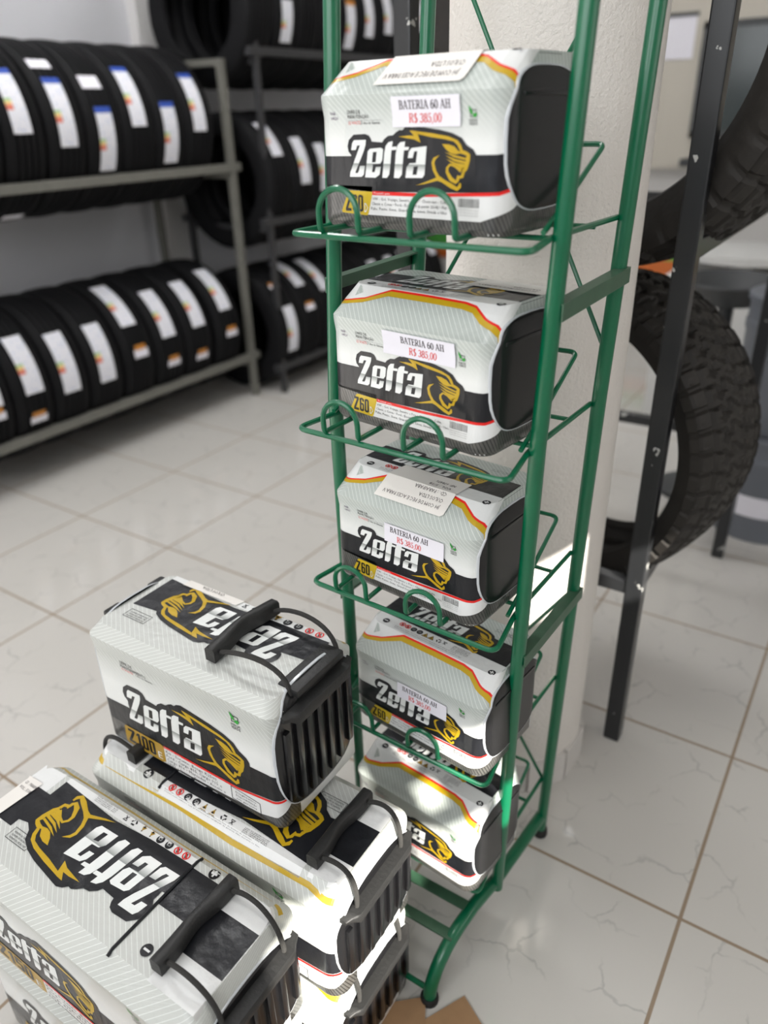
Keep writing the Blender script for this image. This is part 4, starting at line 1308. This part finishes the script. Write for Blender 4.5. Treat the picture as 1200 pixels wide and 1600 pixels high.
# ------------------------------------------------------------------ tyres
def road_tyre(R=0.305, w=0.166, rim=0.200, n=72):
    """revolved about Y, four grooves in the tread, hollow"""
    prof = []
    h = w/2
    prof += [(rim, -h*0.80), (rim+0.004, -h*0.92), (rim+0.016, -h*0.97), (rim+0.035, -h*1.0), (R-0.040, -h*1.02), (R-0.022, -h*0.98), (R-0.010, -h*0.90)]
    edges = [-0.80, -0.46, -0.15, 0.15, 0.46, 0.80]
    cr = lambda y: R-0.008*(abs(y)/h)**2.2
    for i, e in enumerate(edges):
        y = e*h
        if 0 < i < 5:
            g = 0.0042
            prof += [(cr(y-g), y-g), (cr(y)-0.007, y-g*0.7), (cr(y)-0.007, y+g*0.7), (cr(y+g), y+g)]
        else:
            prof += [(cr(y), y)]
    prof += [(R-0.010, h*0.90), (R-0.022, h*0.98), (R-0.040, h*1.02), (rim+0.035, h*1.0), (rim+0.016, h*0.97), (rim+0.004, h*0.92), (rim, h*0.80)]
    prof += [(rim+0.012, h*0.72), (R-0.045, h*0.86), (R-0.020, h*0.6), (R-0.016, 0), (R-0.020, -h*0.6), (R-0.045, -h*0.86), (rim+0.012, -h*0.72), (rim, -h*0.80)]
    vs, fs = [], []
    for k in range(n):
        a = 2*PI*k/n
        for r, y in prof:
            vs.append((r*math.sin(a), y, r*math.cos(a)))
    m = len(prof)
    for k in range(n):
        k2 = (k+1) % n
        for i in range(m-1):
            fs.append((k*m+i, k*m+i+1, k2*m+i+1, k2*m+i))
    mb = MB(); mb.add(vs, fs, 'rubber')
    return mb
TP = road_tyre().build('tyre_proto', None, True, 30)
TP_ME = TP.data
TP_ME.name = 'road_tyre'
bpy.data.objects.remove(TP)
def strip_label(tyre, R, a0, a1, y0, wd, mat, top=None, skew=0.0, name='tyre_label', lab=None, thick=0.0012):
    """paper slip curved over the tread from angle a0 to a1 (degrees from the top towards the front)"""
    mb = MB()
    n = 10
    def band(b0, b1, r, mt, v0, v1):
        vs, uv = [], []
        for i in range(n+1):
            a = math.radians(b0+(b1-b0)*i/n)
            yy = y0+skew*((b0+(b1-b0)*i/n)-a0)/max(1, (a1-a0))
            for j, q in enumerate((-0.5, 0.5)):
                vs.append((r*math.sin(a), yy+wd*q, r*math.cos(a)))
                uv.append((j, 1-(v0+(v1-v0)*i/n)))
        mb.add(vs, [(2*i, 2*i+2, 2*i+3, 2*i+1) for i in range(n)], mt, uv)
    band(a0, a1, R+thick, mat, 0, 1)
    if top:
        band(a0, a0+4, R+thick*1.4, top, 0, 0.1)
    o = mb.build(name, tyre)
    if lab: o['label'] = lab
    return o
def tyre(loc, label, group, rz=0.0, spin=None):
    o = thing('road_tyre', label, 'tyre', loc, rz, group)
    c = bpy.data.objects.new('carcass', TP_ME)
    COL.objects.link(c); c.parent = o
    c.rotation_euler = (0, (spin if spin is not None else random.uniform(0, 6.28)), 0)
    return o
RT = 0.305
def ordn(i):
    return ['first', 'second', 'third', 'fourth', 'fifth', 'sixth', 'seventh', 'eighth', 'ninth', 'tenth', 'eleventh', 'twelfth'][i]
# near rack: upper row (nearest to the camera is last)
GU, GL = 'tyres on the upper tier of the near left rack', 'tyres on the lower tier of the near left rack'
up_rows = [(1.610, [(51, 94, 'L')]), (1.447, [(73, 116, 'L')]), (1.280, [(47, 89, 'L')]), (1.115, [(76, 118, 'L'), (55, 64, 'S')]), (0.945, [(57, 100, 'L'), (43, 50, 'S')]), (0.775, [(51, 91, 'L'), (153, 161, 'S')]), (0.606, [(60, 100, 'L')])]
sides = {0: 'rightmost', 1: 'second from the right', 2: 'third from the right', 3: 'fourth from the right', 4: 'fifth from the right', 5: 'sixth from the right', 6: 'seventh from the right', 7: 'eighth from the right'}
for i, (y, labs) in enumerate(up_rows):
    t = tyre((-2.87, y, 1.258), 'black tyre with blue-edged slip, %s, upper tier of near grey rack' % sides[i], GU)
    for (a0, a1, k) in labs:
        if k == 'L':
            strip_label(t, RT, a0, a1, random.uniform(-0.012, 0.012), 0.072, 'tyre_label', 'label_blue', 0.0)
        else:
            strip_label(t, RT, a0, a1, -0.008, 0.085, 'paper', lab='short blank white slip')
low_rows = [(1.640, [(28, 71, 'L'), (86, 94, 'O')]), (1.440, [(35, 78, 'L'), (98, 106, 'O')]), (1.265, [(37, 79, 'L'), (95, 103, 'O')]), (1.090, [(20, 62, 'L'), (78, 87, 'O')]), (0.913, [(53, 98, 'L')]), (0.742, [(52, 97, 'L')]), (0.572, [(47, 89, 'L'), (103, 111, 'O')]), (0.404, [(50, 90, 'L'), (91, 99, 'O')])]
for i, (y, labs) in enumerate(low_rows):
    t = tyre((-2.87, y, 0.378), 'black tyre with white slip, %s, lower tier of near grey rack' % sides[i], GL)
    for (a0, a1, k) in labs:
        if k == 'L':
            strip_label(t, RT, a0, a1, random.uniform(-0.008, 0.008), 0.076, 'tyre_label', None, 0.0)
        else:
            strip_label(t, RT, a0, a0+4, 0.005, 0.055, 'label_orange', name='size_sticker', lab='small orange and white sticker')
            strip_label(t, RT, a0+3.5, a1+1, 0.005, 0.072, 'paper', name='size_sticker', lab='small white sticker')
# far rack
GF = ['tyres on the top tier of the far left rack', 'tyres on the middle tier of the far left rack', 'tyres on the bottom tier of the far left rack']
far = [
 (1.702, [(1.92, []), (2.09, [(85, 115, 'L')]), (2.255, []), (2.42, []), (2.57, [(78, 116, 'G')]), (2.74, [(72, 105, 'L')]), (2.91, [(70, 101, 'L')]), (3.075, [(72, 114, 'G')]), (3.24, [(64, 96, 'L')]), (3.41, [(60, 100, 'L')])]),
 (1.008, [(1.97, [(35, 68, 'R')]), (2.135, [(53, 93, 'R')]), (2.30, [(60, 101, 'R')]), (2.465, []), (2.63, []), (2.80, [])]),
 (0.305, [(1.955, [(64, 107, 'L'), (38, 44, 'O')]), (2.13, [(10, 49, 'L'), (66, 74, 'O')]), (2.30, [(16, 60, 'L')]), (2.47, [(76, 84, 'O')]), (2.635, [(66, 72, 'O')]), (2.80, [(44, 66, 'L')]), (2.965, [(44, 75, 'L')]), (3.13, [(42, 75, 'L')]), (3.30, [(45, 60, 'L')]), (3.47, [(40, 58, 'S')])])]
for k, (z, row) in enumerate(far):
    for i, (y, labs) in enumerate(row):
        tier = ('top', 'middle', 'bottom')[k]
        t = tyre((-2.75, y, z), 'black tyre, %s from the near end, %s tier of far rack' % (ordn(i), tier), GF[k])
        for (a0, a1, q) in labs:
            if q in 'LRG':
                strip_label(t, RT, a0, a1, random.uniform(-0.01, 0.01), 0.072, 'tyre_label', {'L': None, 'R': None, 'G': 'label_orange'}[q], 0.0)
            elif q == 'O':
                strip_label(t, RT, a0, a0+3, 0.0, 0.055, 'label_orange', name='size_sticker', lab='small orange and white sticker')
                strip_label(t, RT, a0+2.5, a1, 0.0, 0.070, 'paper', name='size_sticker', lab='small white sticker')
            else:
                strip_label(t, RT, a0, a1, 0.0, 0.07, 'paper', lab='short white slip')

# steel racks for them
def tyre_rack(name, label, xf, xb, y0, y1, tiers, ztop, mat, post_w=0.032):
    o = thing(name, label, 'tyre rack', ((xf+xb)/2, (y0+y1)/2, 0))
    L = Vector(o.location)
    def bar(nm, c, s):
        mb = MB(); mb.box(Vector(c)-L, s, mat, bev=0.003); mb.build(nm, o, False)
    for x in (xf, xb):
        for y in (y0, y1):
            bar('post', (x, y, ztop/2), (post_w, post_w, ztop))
        for z in tiers:
            bar('rail', (x, (y0+y1)/2, z), (0.034, y1-y0+0.10, 0.034))
    for y in (y0, y1):
        bar('crossbar', ((xf+xb)/2, y, ztop-0.014), (xf-xb-post_w, 0.028, 0.028))
        for z in tiers:
            bar('crossbar', ((xf+xb)/2, y, z-0.034), (xf-xb-post_w, 0.026, 0.026))
    return o
tyre_rack('tyre_rack', 'grey steel two-tier tyre rack against the left wall, nearest the viewer', -2.605, -3.135, -0.35, 1.805, (1.082, 0.205), 1.51, 'steel_grey')
tyre_rack('tyre_rack', 'dark steel three-tier tyre rack in the far left corner behind the grey one', -2.490, -3.010, 1.905, 3.75, (1.535, 0.842, 0.140), 2.2, 'steel_dark', 0.026)

# ------------------------------------------------------------------ black rack with big treaded tyres on the right
def black_rack():
    o = thing('tyre_rack', 'black painted square tube tyre rack with chipped posts behind the round column', 'tyre rack', (-0.5, 0.86, 0))
    L = Vector(o.location)
    def bar(nm, a, b_, w, w2=None):
        mb = MB()
        a, b_ = Vector(a)-L, Vector(b_)-L
        c = (a+b_)/2
        s = [abs(b_[i]-a[i])+1e-9 for i in range(3)]
        s = [q if q > 0.08 else w for q in s]
        mb.box(c, s, 'black_paint', bev=0.003); mb.build(nm, o, False)
    for x in (-0.247, -0.790):
        bar('post', (x, 0.38, 0), (x, 0.38, 2.2), 0.035)
        bar('post', (x+0.03, 1.333, 0), (x+0.03, 1.333, 2.2), 0.035)
        bar('rail', (x+0.0, 0.38, 1.075), (x, 1.40, 1.075), 0.032)
        bar('rail', (x+0.0, 0.38, 0.425), (x, 1.40, 0.425), 0.032)
    for z in (1.06, 0.41):
        for y in ((0.38, 1.333) if z < 1 else (1.333,)):
            bar('crossbar', (-0.23, y, z), (-0.775, y, z), 0.030)
    return o
black_rack()
def offroad_tyre(R, w, rim, seed, nb=44):
    """all-terrain tyre about Y: siped centre blocks, dimpled shoulder lugs, side lugs"""
    rnd = random.Random(seed)
    h = w/2
    # outer surface rows: parameter from bead to bead
    rows = []
    rows += [(rim, -h*0.74), (rim+0.006, -h*0.86), (rim+0.022, -h*0.93), (rim+0.045, -h*0.99)]
    for q in (0.55, 0.70, 0.80): rows.append((rim+(R-rim)*q, -h*1.0))
    side_n = len(rows)
    ny = 30
    for j in range(ny+1):
        y = -h*0.97+2*h*0.97*j/ny
        rows.append((R-0.020*(abs(y)/h)**3.0-(0.006 if j in (0, ny) else 0), y))
    for q in (0.80, 0.70, 0.55): rows.append((rim+(R-rim)*q, h*1.0))
    rows += [(rim+0.045, h*0.99), (rim+0.022, h*0.93), (rim+0.006, h*0.86), (rim, h*0.74)]
    rows += [(rim+0.016, h*0.70), (R-0.06, h*0.88), (R-0.024, h*0.66), (R-0.020, h*0.33), (R-0.018, 0), (R-0.020, -h*0.33), (R-0.024, -h*0.66), (R-0.06, -h*0.88), (rim+0.016, -h*0.70), (rim, -h*0.74)]
    na = nb*8
    vs, fs = [], []
    m = len(rows)
    jit = [rnd.uniform(-0.06, 0.06) for _ in range(nb+2)]
    for k in range(na):
        a = 2*PI*k/na
        t = k/8.0
        for i, (r, y) in enumerate(rows):
            dr = 0.0
            j = i-side_n
            if 0 <= j <= ny:
                f = j/ny            # across the tread
                g = min(f, 1-f)
                if g < 0.17:        # shoulder lugs
                    ph = (t+0.15*f) % 1.0
                    if ph < 0.16: dr = -0.0085
                    if 0.145 < g: dr = -0.008
                    if 0.05 < g < 0.10 and (0.40 < ph < 0.50 or 0.72 < ph < 0.82): dr = -0.003
                else:
                    lane = int((g-0.17)/0.11)
                    ph = (t*1.0+0.37*lane+(0.22*math.sin(f*19)))  % 1.0
                    if ph < 0.15: dr = -0.0085
                    lane_f = ((g-0.17)/0.11) % 1.0
                    wob = 0.10*math.copysign(1, math.sin(2*PI*t+lane))
                    if lane_f+wob < 0.14: dr = -0.0085
                    if 0.52 < ph < 0.60: dr = min(dr, -0.003)
            elif side_n-3 <= i < side_n or ny < j <= ny+3:
                ph = (t+0.02) % 1.0
                dr = 0.0
                y = y*(1.0 if ph < 0.16 else 1.035)
            vs.append(((r+dr)*math.sin(a), y, (r+dr)*math.cos(a)))
    for k in range(na):
        k2 = (k+1) % na
        for i in range(m-1):
            fs.append((k*m+i, k*m+i+1, k2*m+i+1, k2*m+i))
    mb = MB(); mb.add(vs, fs, 'rubber_old')
    return mb
t = thing('offroad_tyre', 'big knobbly off-road tyre on the lower tier of the black rack at right', 'tyre', (-0.444, 0.575, 0.662), rz=-0.25)
offroad_tyre(0.336, 0.245, 0.262, 4, 50).build('carcass', t, True, 28)
t = thing('offroad_tyre', 'big off-road tyre on the upper tier of the black rack, seen through its hole', 'tyre', (-0.445, 0.575, 1.412), rz=-0.28)
offroad_tyre(0.405, 0.240, 0.300, 9, 46).build('carcass', t, True, 28)

# ------------------------------------------------------------------ far right: drums, tyre machine, office front
def bucket(loc, r, h, label, lab_mat=True, lid=True):
    o = thing('plastic_drum', label, 'drum', loc)
    mb = MB()
    mb.lathe([(0, 0.0), (r*0.90, 0.0), (r*0.92, 0.006), (r*0.97, h*0.72), (r*1.0, h*0.74), (r*1.0, h*0.80), (r*0.975, h*0.81), (r*0.98, h*0.97), (r*0.94, h*0.97), (r*0.93, h*0.90)], 'bucket_grey', 40)
    mb.build('body', o)
    if lid:
        mb = MB()
        mb.lathe([(r*1.03, h*0.95), (r*1.03, h*0.985), (r*0.97, h), (r*0.6, h*0.99), (0, h*0.99)], 'bucket_grey', 40)
        mb.build('lid', o)
    if lab_mat:
        mb = MB()
        vs = []
        for k in range(9):
            a = -1.95+1.0*k/8
            for z in (h*0.26, h*0.46):
                q = r*(0.925+0.05*z/h/0.72)+0.002
                vs.append((q*math.cos(a), q*math.sin(a), z))
        mb.add(vs, [(2*k, 2*k+2, 2*k+3, 2*k+1) for k in range(8)], 'paper')
        l = mb.build('paper_label', o); l['label'] = 'white paper label'
    return o
bucket((-0.150, 1.62, 0), 0.165, 0.36, 'grey plastic drum with a white label on the floor behind the black rack')
bucket((-0.150, 1.63, 0.362), 0.160, 0.42, 'grey plastic drum stacked on the labelled one behind the black rack', False)
o = thing('oil_pan', 'round dark grey drain pan on a stand between the black rack and white machine', 'drain pan', (-0.40, 1.78, 0))
mb = MB(); mb.lathe([(0, 0.70), (0.10, 0.70), (0.155, 0.765), (0.165, 0.770), (0.160, 0.775), (0.10, 0.72), (0, 0.72)], 'machine_dark', 36); mb.build('pan', o)
mb = MB(); mb.lathe([(0.13, 0.0), (0.13, 0.02), (0.025, 0.04), (0.025, 0.70)], 'machine_dark', 24); mb.build('stand', o)
o = thing('tyre_machine', 'white workshop tyre changing machine in front of the office', 'machine', (-0.52, 2.75, 0))
mb = MB(); mb.box((0, 0, 0.32), (0.55, 0.60, 0.64), 'machine_white', bev=0.03); mb.build('cabinet', o)
mb = MB(); mb.lathe([(0.05, 0.64), (0.05, 0.68), (0.25, 0.69), (0.25, 0.72), (0.10, 0.74), (0, 0.74)], 'machine_white', 36); mb.build('turntable', o)
mb = MB(); mb.box((0.32, 0.22, 0.50), (0.14, 0.16, 1.0), 'machine_dark', bev=0.02); mb.build('column', o)
o = thing('office_shelf', 'dark shelf board fixed under the office window at the back', 'shelf', (-0.55, 3.85, 0))
mb = MB(); mb.box((0, 0, 1.0), (1.1, 0.20, 0.04), 'machine_dark', bev=0.005); mb.build('board', o)
for x in (-0.4, 0.4):
    mb = MB(); mb.box((x, 0.02, 0.93), (0.03, 0.16, 0.10), 'machine_dark'); mb.build('bracket', o)
# office window and poster
mb = MB()
mb.box((-0.62, YB-0.105, 1.395), (0.92, 0.02, 0.50), 'dark_glass')
for (x, z, sx, sz) in ((-0.62, 1.655, 0.98, 0.03), (-0.62, 1.135, 0.98, 0.03), (-1.095, 1.395, 0.03, 0.55), (-0.145, 1.395, 0.03, 0.55)):
    mb.box((x, YB-0.11, z), (sx, 0.035, sz), 'machine_dark')
o = struct('window_1', mb)
t = thing('poster', 'pale lilac poster with a dark top rail on the beige office wall', 'poster', (-1.245, YB-0.105, 1.5))
mb = MB(); mb.box((0, 0, 0.105), (0.18, 0.004, 0.20), 'paper'); mb.build('sheet', t, False)
mb = MB(); mb.box((0, -0.003, 0.212), (0.19, 0.012, 0.018), 'machine_dark'); mb.build('rail', t, False)
